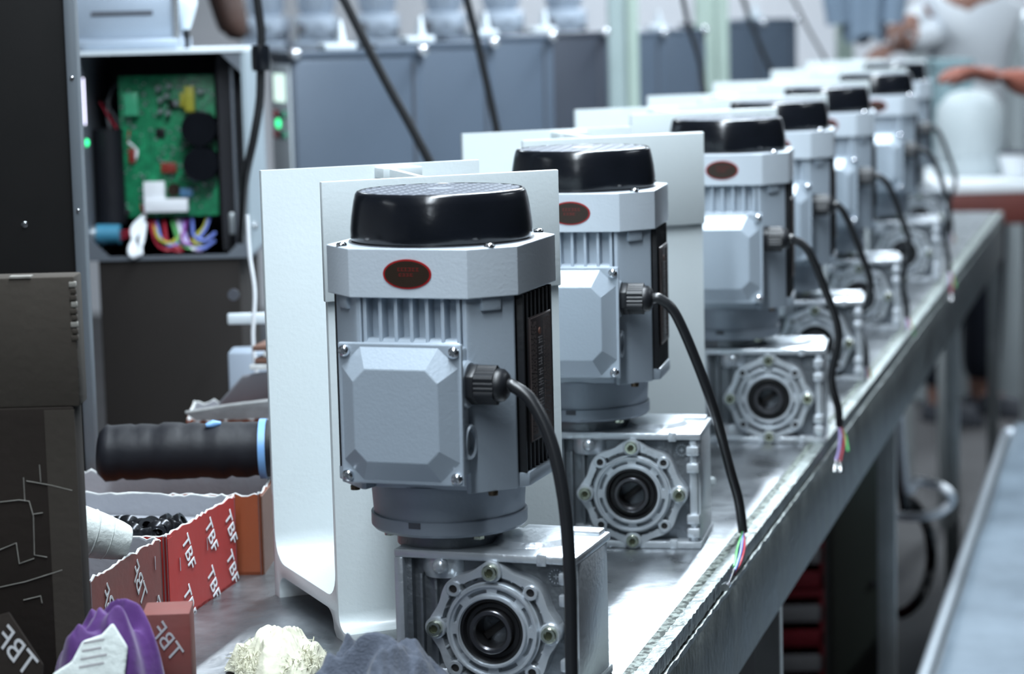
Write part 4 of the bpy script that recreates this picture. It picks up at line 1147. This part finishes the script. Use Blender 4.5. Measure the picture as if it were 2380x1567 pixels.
# white roll in the faded carton
rl0, rl1 = at(150, 1225, 1.99), at(296, 1262, 2.01)
ax = (rl1 - rl0)
t = thing('cloth_roll', 'rolled white cloth sticking out of the faded red carton', 'roll', rl0)
MB().tube([Vector((0, 0, 0)), ax * .25, ax * .55, ax * .85, ax], [.0215, .0215, .0195, .0165, .0140], 28).build('roll_body', 'white_cloth', t, .002, ang=50)
for s, r_ in ((.18, .0222), (.42, .0212), (.66, .0190)):
    MB().tube([ax * (s - .02), ax * s, ax * (s + .02)], [r_ - .001, r_, r_ - .001], 28).build('roll_wrap', 'white_cloth', t, ang=60)
# black roll with a blue band lying across the orange carton
d0, d1 = at(230, 1040, 2.36), at(640, 1040, 2.36)
zr = BZ + .081 + .0280
d0.z = d1.z = zr
t = thing('black_roll', 'thick black cloth roll with a blue band lying over the orange carton', 'roll', d0)
ax = d1 - d0
pts, rr = [], []
rs = random.Random(9)
for i in range(25):
    pts.append(ax * (i / 24) + Vector((0, 0, rs.uniform(-.0008, .0008)))); rr.append(.0275 + rs.uniform(-.0012, .0012) - (.006 if i == 0 else 0))
MB().tube(pts, rr, 28).build('roll_body', 'black_cloth', t, ang=70)
MB().tube([ax * .915, ax * .925, ax * .955], .0295, 28).build('roll_band', 'blue_band', t, ang=50)
MB().tube([ax * .62 + Vector((0, -.012, .0262)), ax * .66 + Vector((0, -.010, .0275)), ax * .70 + Vector((0, -.008, .0275))], [.002, .004, .002], 8).build('loose_flap', 'blue_band', t, ang=60)
# carton with torn white flaps further back
f0 = at(455, 952, 2.72)
t = carton('torn_carton', 'orange carton with torn grey flaps behind the black roll', 'carton', (f0.x, 2.64, BZ), R(4), .15, .13, f0.z - BZ, 'carton_orange', 'cardboard_grey', seed=8, rough=.003)
def flap(parent, pts, m, th=.003, name='flap'):
    n = len(pts)
    return MB().add([p_ for p_ in pts] + [(x, y, z + th) for x, y, z in pts], [tuple(range(n - 1, -1, -1)), tuple(range(n, 2 * n))] + [(i, (i + 1) % n, n + (i + 1) % n, n + i) for i in range(n)]).build(name, m, parent, .0006)
h0 = f0.z - BZ
flap(t, [(.01, 0, h0), (.16, 0, h0), (.155, -.03, h0 + .022), (.09, -.034, h0 + .024), (.05, -.030, h0 + .020), (.0, -.02, h0 + .012)], 'torn_paper')
flap(t, [(.03, .10, h0), (.15, .10, h0), (.15, .06, h0 + .045), (.085, .064, h0 + .040), (.06, .07, h0 + .036)], 'cardboard_grey')
t = thing('paper_stack', 'ragged stack of white and brown sheets lying on the torn carton', 'paper', (f0.x + .05, 2.70, BZ + h0 + .0465))
for k in range(5):
    x0 = rnd.uniform(.0, .03) + k * .004
    flap(t, [(x0, 0, k * .007), (.10, -.004, k * .007), (.102, .05, k * .007), (x0 + .01, .048, k * .007)], ('torn_paper', 'carton_brown')[k % 2], .0058, 'sheet')
# tall grey post and pale block glimpsed beside the bracket
p = at(575, 800, 2.95)
t = thing('pale_bracket', 'pale angled metal part glimpsed left of the nearest white bracket', 'bracket', (p.x, 2.86, BZ))
MB().box(-.014, .040, 0, .05, 0, at(575, 795, 2.95).z - BZ).build('block', 'machine_grey', t, .003)
MB().box(-.012, .040, -.006, 0, .17, .183).build('strip', 'housing_white', t, .002)
MB().lathe([(.007, 0), (.007, .002), (0, .002)], 16, T(-.004, 0, .205) @ FRONT).build('hole', 'machine_dark', t)

# ================================================================== stacked cardboard at the left edge
lw = at(183, 1200, 1.80)
ztop = at(100, 948, 1.80).z
t = thing('cardboard_box', 'dark cardboard box with torn lines at the left edge, under the lighter one', 'box', (lw.x, 1.80, BZ))
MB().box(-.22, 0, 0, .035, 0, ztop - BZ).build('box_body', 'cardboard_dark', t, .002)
MB().box(-.022, .0005, -.0008, 0, .0, ztop - BZ - .002).build('corner_strip', 'cardboard', t)
def crack(pts, r=.0004):
    MB().tube([Vector((at(x, y, 1.80).x - lw.x, -.0006, at(x, y, 1.80).z - BZ)) for x, y in pts], r, 6).build('torn_line', 'torn_board', t, ang=70)
crack([(0, 1167), (45, 1162), (68, 1165), (78, 1200), (80, 1290), (110, 1295)])
crack([(55, 1110), (58, 1165)]); crack([(62, 1118), (120, 1128), (168, 1140)]); crack([(78, 1195), (100, 1192)])
crack([(0, 1278), (38, 1262), (45, 1310), (80, 1298)]); crack([(0, 1365), (60, 1352), (145, 1325)]); crack([(92, 1080), (95, 1120)])
crack([(55, 1395), (95, 1385), (98, 1402)])
up0 = at(178, 800, 1.80)
zt2 = at(100, 645, 1.80).z
t = thing('cardboard_box', 'grey brown cardboard box with a frayed corner, on top of the dark one', 'box', (up0.x, 1.802, ztop))
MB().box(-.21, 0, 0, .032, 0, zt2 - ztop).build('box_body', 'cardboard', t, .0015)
fz = MB()
for k in range(9):
    zz = (zt2 - ztop) - .004 - k * .005
    MB().box(-.004 + .001 * (k % 2), .0012, -.001, .004, zz - .004, zz).build('frayed_edge', 'torn_board' if k % 3 == 0 else 'cardboard', t, .0006)
MB().box(-.048, -.032, -.001, .01, zt2 - ztop - .0004, zt2 - ztop + .001).build('torn_tape', 'torn_board', t)

# ================================================================== cloths
def cloth(name, label, cat, m, cx_, cy_, z0, outline, hfun, n=64, part=None, th=.0014):
    """crumpled cloth: a square net drawn into an outline (radius by angle), with folds from hfun"""
    t = thing(name, label, cat, (cx_, cy_, z0))
    v, f = [], []
    for i in range(n + 1):
        for j in range(n + 1):
            u, w_ = 2 * i / n - 1, 2 * j / n - 1
            x, y = u * math.sqrt(1 - w_ * w_ / 2), w_ * math.sqrt(1 - u * u / 2)
            s_ = math.hypot(x, y); a = math.atan2(y, x)
            r = outline(a) * s_
            x, y = r * math.cos(a), r * math.sin(a)
            v.append((x, y, max(.0015, hfun(x, y, s_))))
    for i in range(n):
        for j in range(n):
            f.append((i * (n + 1) + j, (i + 1) * (n + 1) + j, (i + 1) * (n + 1) + j + 1, i * (n + 1) + j + 1))
    mm = MB(); mm.v, mm.f = v, f
    o = mm.build(part or 'cloth', m, t, ang=89)
    so = o.modifiers.new('thickness', 'SOLIDIFY'); so.thickness = th; so.offset = 0
    sb = o.modifiers.new('smooth', 'SUBSURF'); sb.levels = 1; sb.render_levels = 1
    return t
def ridge(x, y, fx, fy, seed, p=1.0):
    """sharp-crested folds, 0..1"""
    q = noise.noise(Vector((x * fx, y * fy, seed)))
    return (1 - min(1, abs(q) * 2.2)) ** p
def rot(x, y, a): return (x * math.cos(a) - y * math.sin(a), x * math.sin(a) + y * math.cos(a))
def folds(seed, n, kmin, kmax, amp):
    r_ = random.Random(seed)
    L = []
    for _ in range(n):
        a = r_.uniform(0, PI); k = r_.uniform(kmin, kmax)
        L.append((k * math.cos(a), k * math.sin(a), r_.uniform(0, 6.28), amp * r_.uniform(.4, 1) * kmin / k))
    def g(x, y): return sum(q4 * (1 - abs(math.sin(q1 * x + q2 * y + q3))) for q1, q2, q3, q4 in L)
    return g
def rag_h(x, y, s_):
    a_, b_ = rot(x, y, R(-28))
    h = .016 + .026 * ridge(a_, b_, 14, 30, 3.3, 1.4) + .014 * ridge(a_, b_, 34, 60, 8.1) + .004 * ridge(x, y, 120, 120, 2.0)
    h += .026 * math.exp(-((x - .012) / .030) ** 2 - ((y - .02) / .05) ** 2)
    return h * (1 - s_ ** 5) * (.55 + .45 * min(1, max(0, (x + .09) / .07)))
cloth('grey_rag', 'crumpled blue grey rag lying in front of the nearest motor', 'rag', 'grey_cloth', -.118, 1.752, BZ + .0015,
      lambda a: .084 * (1 + .10 * math.sin(2 * a + .5) + .07 * math.sin(5 * a)), rag_h, 90)
wt = cloth('cotton_waste', 'tuft of cream cotton waste beside the grey rag', 'wool', 'wool', -.196, 1.925, BZ + .0015, lambda a: .040 * (1 + .12 * math.sin(3 * a) + .1 * math.sin(7 * a + 1)),
           lambda x, y, s_: (1 - s_ ** 3) * (.026 + .010 * ridge(x, y, 45, 45, 1.5) + .004 * ridge(x, y, 130, 130, 4.0)), 80, 'wool_body')
st_ = MB()
rs = random.Random(31)
for k in range(700):
    a = rs.uniform(0, 2 * PI); r_ = .036 * math.sqrt(rs.random())
    h_ = (1 - (r_ / .040) ** 3) * .030
    p0 = Vector((r_ * math.cos(a), r_ * math.sin(a), h_ * .8))
    d_ = Vector((rs.gauss(0, 1) + math.cos(a), rs.gauss(0, 1) + math.sin(a), abs(rs.gauss(0, 1)) + .3)).normalized() * rs.uniform(.003, .009)
    b_ = Vector((rs.gauss(0, .003), rs.gauss(0, .003), rs.gauss(0, .003)))
    st_.tube([p0, p0 + d_ * .5 + b_, p0 + d_], [.0005, .0004, .0002], 3)
st_.build('wool_fibres', 'wool', wt, kind='stuff')
def pur_h(x, y, s_):
    a_, b_ = rot(x, y, R(35))
    h = .072 + .020 * ridge(a_, b_, 18, 38, 5.7) + .008 * ridge(a_, b_, 50, 80, 9.2) + .012 * math.exp(-((x - .014) / .02) ** 2)
    return h * (1 - s_ ** 6)
cloth('purple_cloth', 'crumpled purple cloth heaped at the lower left', 'cloth', 'purple_cloth', -.303, 1.735, BZ + .0015,
      lambda a: .041 * (1 + .10 * math.sin(2 * a + 1) + .08 * math.sin(5 * a)), pur_h, 70)
# white printed sleeve tucked in the purple cloth
pp = at(215, 1530, 1.665)
t = thing('printed_sleeve', 'folded white printed paper sleeve poking from the purple cloth', 'paper', (-.300, 1.684, BZ), R(8))
MB().prism([(-.036, 0), (.016, 0), (.018, .060), (.022, .086), (.012, .104), (.004, .096), (-.010, .092), (-.018, .078), (-.032, .070)], -.003, .003, RX(R(76))).build('sleeve_body', 'white_cloth', t, .002, 3)
for k in range(4):
    MB().box(-.004 + .002 * k, .014 + .003 * (k % 2), .074 + k * .0055, .0754 + k * .0055, .003, .0033, RX(R(76)) @ RZ(R(7))).build('printed_line', 'crate_grey', t)
# small red carton at the lower left
sr = at(400, 1500, 1.735)
t = thing('small_carton', 'small closed red carton at the lower left beside the purple cloth', 'carton', (-.283, 1.787, BZ), R(3))
MB().box(0, .036, 0, .04, 0, .087).build('carton_body', 'carton_faded', t, .0015)
text_mesh('TBF', .018, 'lettering', 'print_faded', t, T(.019, -.0004, .064) @ RX(PI / 2) @ RZ(R(-58)) @ Matrix.Diagonal((-1, 1, 1, 1)), .0002, .25)
# flattened carton with lettering leaning at the very left
fl = at(60, 1480, 1.72)
t = thing('flattened_carton', 'flattened dull carton piece leaning at the lower left corner', 'carton', (-.455, 1.715, BZ), R(-4))
MB().prism([(0, 0), (.108, 0), (.110, .07), (.085, .108), (.04, .095), (0, .115)], 0, .003, RX(R(80))).build('carton_sheet', 'cardboard_dark', t, .0008)
text_mesh('TBF', .022, 'lettering', 'print_faded', t, RX(R(80)) @ T(.092, .078, .0035) @ RZ(R(-50)) @ Matrix.Diagonal((-1, 1, 1, 1)), .0002, .25)
# ================================================================== people
def skin(name, verts, edges, radii, m, parent, levels=2):
    me = bpy.data.meshes.new(name)
    me.from_pydata(verts, edges, [])
    o = bpy.data.objects.new(name, me)
    COL.objects.link(o); o.parent = parent
    md = o.modifiers.new('skin', 'SKIN'); md.use_smooth_shade = True
    for i, r_ in enumerate(radii):
        sv = me.skin_vertices[0].data[i]
        sv.radius = r_ if isinstance(r_, tuple) else (r_, r_)
        sv.use_root = (i == 0)
    sb = o.modifiers.new('sub', 'SUBSURF'); sb.levels = levels; sb.render_levels = levels
    me.materials.append(MATS[m])
    return o
def chain(pts, start=0): return [(start + i, start + i + 1) for i in range(len(pts) - 1)]
def hand(parent, wrist, dirn, side, m, curl=.5, palm=None):
    """five separate fingers rooted in a palm, curled"""
    d = Vector(dirn).normalized()
    n = Vector(palm or (0, 0, -1)); n = (n - d * n.dot(d)).normalized()
    s = d.cross(n) * side
    w_ = Vector(wrist)
    V = [w_ - d * .02, w_, w_ + d * .04, w_ + d * .075]; E = chain(V); Rr = [(.028, .022), (.026, .020), (.040, .017), (.040, .014)]
    for k, (off, L) in enumerate(((-.030, .072), (-.010, .082), (.011, .078), (.030, .062))):
        b = w_ + d * .078 + s * off
        i0 = len(V)
        a = curl
        d1 = (d * math.cos(a * .6) + n * math.sin(a * .6)); d2 = (d * math.cos(a * 1.4) + n * math.sin(a * 1.4)); d3 = (d * math.cos(a * 2.1) + n * math.sin(a * 2.1))
        p1 = b + d1 * L * .42; p2 = p1 + d2 * L * .33; p3 = p2 + d3 * L * .25
        V += [b, p1, p2, p3]; E += [(3, i0), (i0, i0 + 1), (i0 + 1, i0 + 2), (i0 + 2, i0 + 3)]; Rr += [.010, .0092, .0084, .0066]
    i0 = len(V)
    b = w_ + d * .028 - s * .034
    V += [b, b + (d * .6 - s * .55 + n * .35) * .040, b + (d * .95 - s * .5 + n * .6) * .062]; E += [(2, i0), (i0, i0 + 1), (i0 + 1, i0 + 2)]; Rr += [.013, .011, .008]
    return V, E, Rr
def head(parent, c, yaw, m, hair='hair_black'):
    """head with face: eyes, nose, ears, hair"""
    M = T(*c) @ RZ(yaw)
    h = MB()
    v, f = [], []
    n, k = 28, 20
    for i in range(k + 1):
        t_ = PI * i / k
        for j in range(n):
            a = 2 * PI * j / n
            z = .118 * math.cos(t_); r_ = math.sin(t_)
            x = .074 * r_ * math.cos(a); y = .092 * r_ * math.sin(a)
            if z < 0: x *= 1 + z * 2.2; y = y * (1 + z * 1.0) - (.012 if y < 0 else -.012) * z / .118 * 0 
            if y < 0 and abs(x) < .018 and -.045 < z < .015: y -= .020 * (1 - abs(x) / .018) * (1 - (z + .025) ** 2 / .0016 if abs(z + .025) < .04 else 0)
            v.append((x, y, z))
    for i in range(k):
        for j in range(n):
            q = (j + 1) % n
            f.append((i * n + j, i * n + q, (i + 1) * n + q, (i + 1) * n + j))
    h.add(v, f, M)
    o = h.build('head', m, parent, ang=80)
    for s in (-1, 1):
        MB().lathe([(0, -.011), (.008, -.008), (.011, 0), (.008, .008), (0, .011)], 14, M @ T(s * .030, -.078, .004)).build('eye', 'eye_white', o, ang=80)
        MB().lathe([(0, -.028), (.014, -.020), (.019, 0), (.013, .020), (0, .026)], 14, M @ T(s * .074, .008, -.005) @ RX(.2) @ Matrix.Diagonal((.4, 1, 1, 1))).build('ear', m, o, ang=80)
    MB().box(-.022, .022, -.090, -.078, -.062, -.056, M).build('mouth', 'crate_rust', o, .003)
    MB().lathe([(0.001, .128), (.040, .122), (.066, .098), (.080, .050), (.081, .010), (.076, -.020), (.070, -.020), (.074, .010), (.074, .05), (0.001, .118)], 28, M @ T(0, .014, 0) @ Matrix.Diagonal((1, 1.14, 1, 1))).build('hair', hair, o, ang=80)
    return o

def worker(label, base, yaw, m_skin, m_shirt, m_legs, arms, sleeve=.5, lean=0.0):
    """standing worker; arms: (shoulder side, elbow, wrist, hand direction) in local coordinates, -y faces forward"""
    t = thing('person', label, 'person', base, yaw)
    lx = lambda z: -lean * max(0, z - .95)
    # one continuous body: pelvis root, spine, neck, legs, arms with hands
    V = [Vector((0, 0, .95)), Vector((0, lx(1.1), 1.10)), Vector((0, lx(1.28), 1.28)), Vector((0, lx(1.42), 1.42)), Vector((0, lx(1.50), 1.50)), Vector((0, lx(1.58), 1.58))]
    E = chain(V); Rr = [(.135, .10), (.115, .085), (.14, .10), (.095, .075), (.055, .055), (.052, .052)]
    for s in (-1, 1):
        i0 = len(V)
        V += [Vector((s * .095, 0, .88)), Vector((s * .105, -.01, .50)), Vector((s * .11, .01, .10)), Vector((s * .11, .01, .045)), Vector((s * .12, -.13, .035))]
        E += [(0, i0)] + [(i0 + i, i0 + i + 1) for i in range(4)]
        Rr += [.088, .058, .042, .040, .036]
    armidx = []
    for s, el, wr, hd in arms:
        i0 = len(V)
        sh = Vector((s * .175, lx(1.40), 1.40))
        V += [sh, Vector(el), Vector(wr)]
        E += [(3, i0), (i0, i0 + 1), (i0 + 1, i0 + 2)]
        Rr += [.055, .042, .030]
        hv, he, hr = hand(t, wr, hd, s, m_skin)
        k0 = len(V)
        V += [Vector(p_) for p_ in hv]; E += [(a_ + k0, b_ + k0) for a_, b_ in he] + [(i0 + 2, k0)]; Rr += hr
        armidx.append((sh, Vector(el), Vector(wr)))
    body = skin('body', [tuple(v_) for v_ in V], E, Rr, m_skin, t)
    head(t, (0, lx(1.68) - .012, 1.685), 0, m_skin)
    # clothes: shirt and trousers over the body
    SV = [Vector((0, 0, .86)), Vector((0, 0, 1.0)), Vector((0, lx(1.14), 1.14)), Vector((0, lx(1.28), 1.28)), Vector((0, lx(1.42), 1.42)), Vector((0, lx(1.475), 1.475))]
    SE = chain(SV); SR = [(.172, .135), (.170, .132), (.162, .126), (.174, .130), (.120, .096), (.072, .068)]
    for sh, el, wr in armidx:
        i0 = len(SV)
        if sleeve <= 1: SV += [sh, sh + (el - sh) * min(1, sleeve)]; SR += [.072, .060]; SE += [(4, i0), (i0, i0 + 1)]
        else:
            SV += [sh, el, el + (wr - el) * (sleeve - 1)]; SR += [.072, .058, .046]; SE += [(4, i0), (i0, i0 + 1), (i0 + 1, i0 + 2)]
    skin('shirt', [tuple(v_) for v_ in SV], SE, SR, m_shirt, t)
    TV = [Vector((0, 0, .93)), Vector((0, 0, 1.04))]; TE = [(0, 1)]; TR = [(.155, .118), (.150, .112)]
    for s in (-1, 1):
        i0 = len(TV)
        TV += [Vector((s * .098, 0, .86)), Vector((s * .107, -.01, .50)), Vector((s * .112, .01, .10))]
        TE += [(0, i0), (i0, i0 + 1), (i0 + 1, i0 + 2)]; TR += [.106, .078, .066]
    skin('trousers', [tuple(v_) for v_ in TV], TE, TR, m_legs, t)
    for s in (-1, 1):
        MB().prism([(s * .11 - .045, .06), (s * .11 + .045, .06), (s * .115 + .05, -.12), (s * .115 + .02, -.19), (s * .115 - .02, -.19), (s * .115 - .05, -.12)], 0, .07, None,
                   [(s * .11 - .035, .05), (s * .11 + .035, .05), (s * .115 + .03, -.08), (s * .115 + .015, -.15), (s * .115 - .015, -.15), (s * .115 - .03, -.08)]).build('shoe', 'machine_dark', t, .01, 2, ang=60)
    return t
def rel(base, yaw, p):
    return tuple(RZ(-yaw) @ (p - Vector(base)))
# worker at the right edge reaching over the far table
Yb = 6.0
bx = at(2405, 600, Yb)
base, yaw = (bx.x + .13, Yb, 0), R(78)
hnd, elb = at(2315, 178, Yb - .02), at(2440, 205, Yb + .02)
fa = (hnd - elb).normalized()
wrw = hnd
worker('worker at the right edge in navy trousers, one bare forearm reaching left', base, yaw, 'skin', 'shirt_white', 'trousers_navy',
       [(-1, (-.23, -.05, 1.12), (-.20, -.26, 1.05), (.1, -1, -.1)), (1, rel(base, yaw, elb), rel(base, yaw, wrw), tuple(RZ(-yaw) @ fa))], sleeve=.85)
# worker at the far end, white shirt, hands on the work
Yc = 8.3
bx = at(2235, 100, Yc)
base, yaw = (bx.x, Yc, 0), R(40)
h1, h2 = at(2075, 112, Yc - .35), at(2100, 60, Yc - .30)
e1_, e2_ = at(2165, 80, Yc - .15), at(2150, 40, Yc - .05)
worker('distant worker in a white shirt reaching left at the far end', base, yaw, 'skin_pale', 'shirt_white', 'trousers_navy',
       [(-1, rel(base, yaw, e2_), rel(base, yaw, h2), tuple(RZ(-yaw) @ (h2 - e2_))), (1, rel(base, yaw, e1_), rel(base, yaw, h1), tuple(RZ(-yaw) @ (h1 - e1_)))], sleeve=1.75, lean=.1)
# blue grey jacket hanging from above at the far end
jc = at(2008, 0, 7.7)
t = thing('hanging_jacket', 'blue grey work jacket hanging above the far end of the bench', 'jacket', (jc.x, 7.7, at(2008, 92, 7.7).z))
v, f = [], []
na, nz = 40, 26
for i in range(nz + 1):
    z = .62 * i / nz
    wd = .062 + .02 * math.sin(z * 5) + (.03 if z > .3 else 0)
    for j in range(na):
        a = 2 * PI * j / na
        r_ = 1 + .10 * math.sin(5 * a + z * 9) + .06 * math.sin(9 * a - z * 14)
        v.append((wd * r_ * math.cos(a), .045 * r_ * math.sin(a), z + .018 * math.sin(3 * a) * (1 - i / nz)))
for i in range(nz):
    for j in range(na):
        k = (j + 1) % na
        f.append((i * na + j, i * na + k, (i + 1) * na + k, (i + 1) * na + j))
f.append(tuple(range(na - 1, -1, -1))); f.append(tuple(range(nz * na, nz * na + na)))
m = MB(); m.v, m.f = v, f
m.build('jacket_body', 'jacket_blue', t, ang=80)
for s in (-1, 1):
    MB().tube(spline([(s * .06, 0, .58), (s * .095, -.01, .40), (s * .10, -.02, .20), (s * .085, -.02, .05)], 6), [.05 - .0008 * k for k in range(19)], 16).build('sleeve', 'jacket_blue', t, ang=80)
MB().tube([(0, 0, .6), (0, 0, .75), (0, 0, 3.19 - t.location.z)], .006, 8).build('hanger_cord', 'cable_grey', t, ang=60)
# brown leather pouch hanging behind the open housing
pc = at(548, 90, 4.6)
t = thing('leather_pouch', 'dark brown leather pouch hanging above the open housing', 'pouch', (pc.x, 4.6, pc.z))
MB().tube([p_ * 1.3 for p_ in spline([(-.004, 0, 0), (-.002, 0, .012), (-.008, 0, .04), (-.016, 0, .08), (-.02, 0, .16), (-.02, 0, .22)], 5)], [1.35 * r_ for r_ in [.012, .018, .022, .026, .029, .031, .033, .035, .036, .037, .038, .038, .039, .039, .040, .040, .040, .040, .040, .040, .040, .040, .038, .036, .034, .030]], 24, flat=.6).build('pouch_body', 'leather_brown', t, ang=80)
MB().tube([(-.02, 0, .21), (-.02, 0, 3.19 - pc.z)], .004, 8).build('pouch_cord', 'cable_grey', t, ang=60)
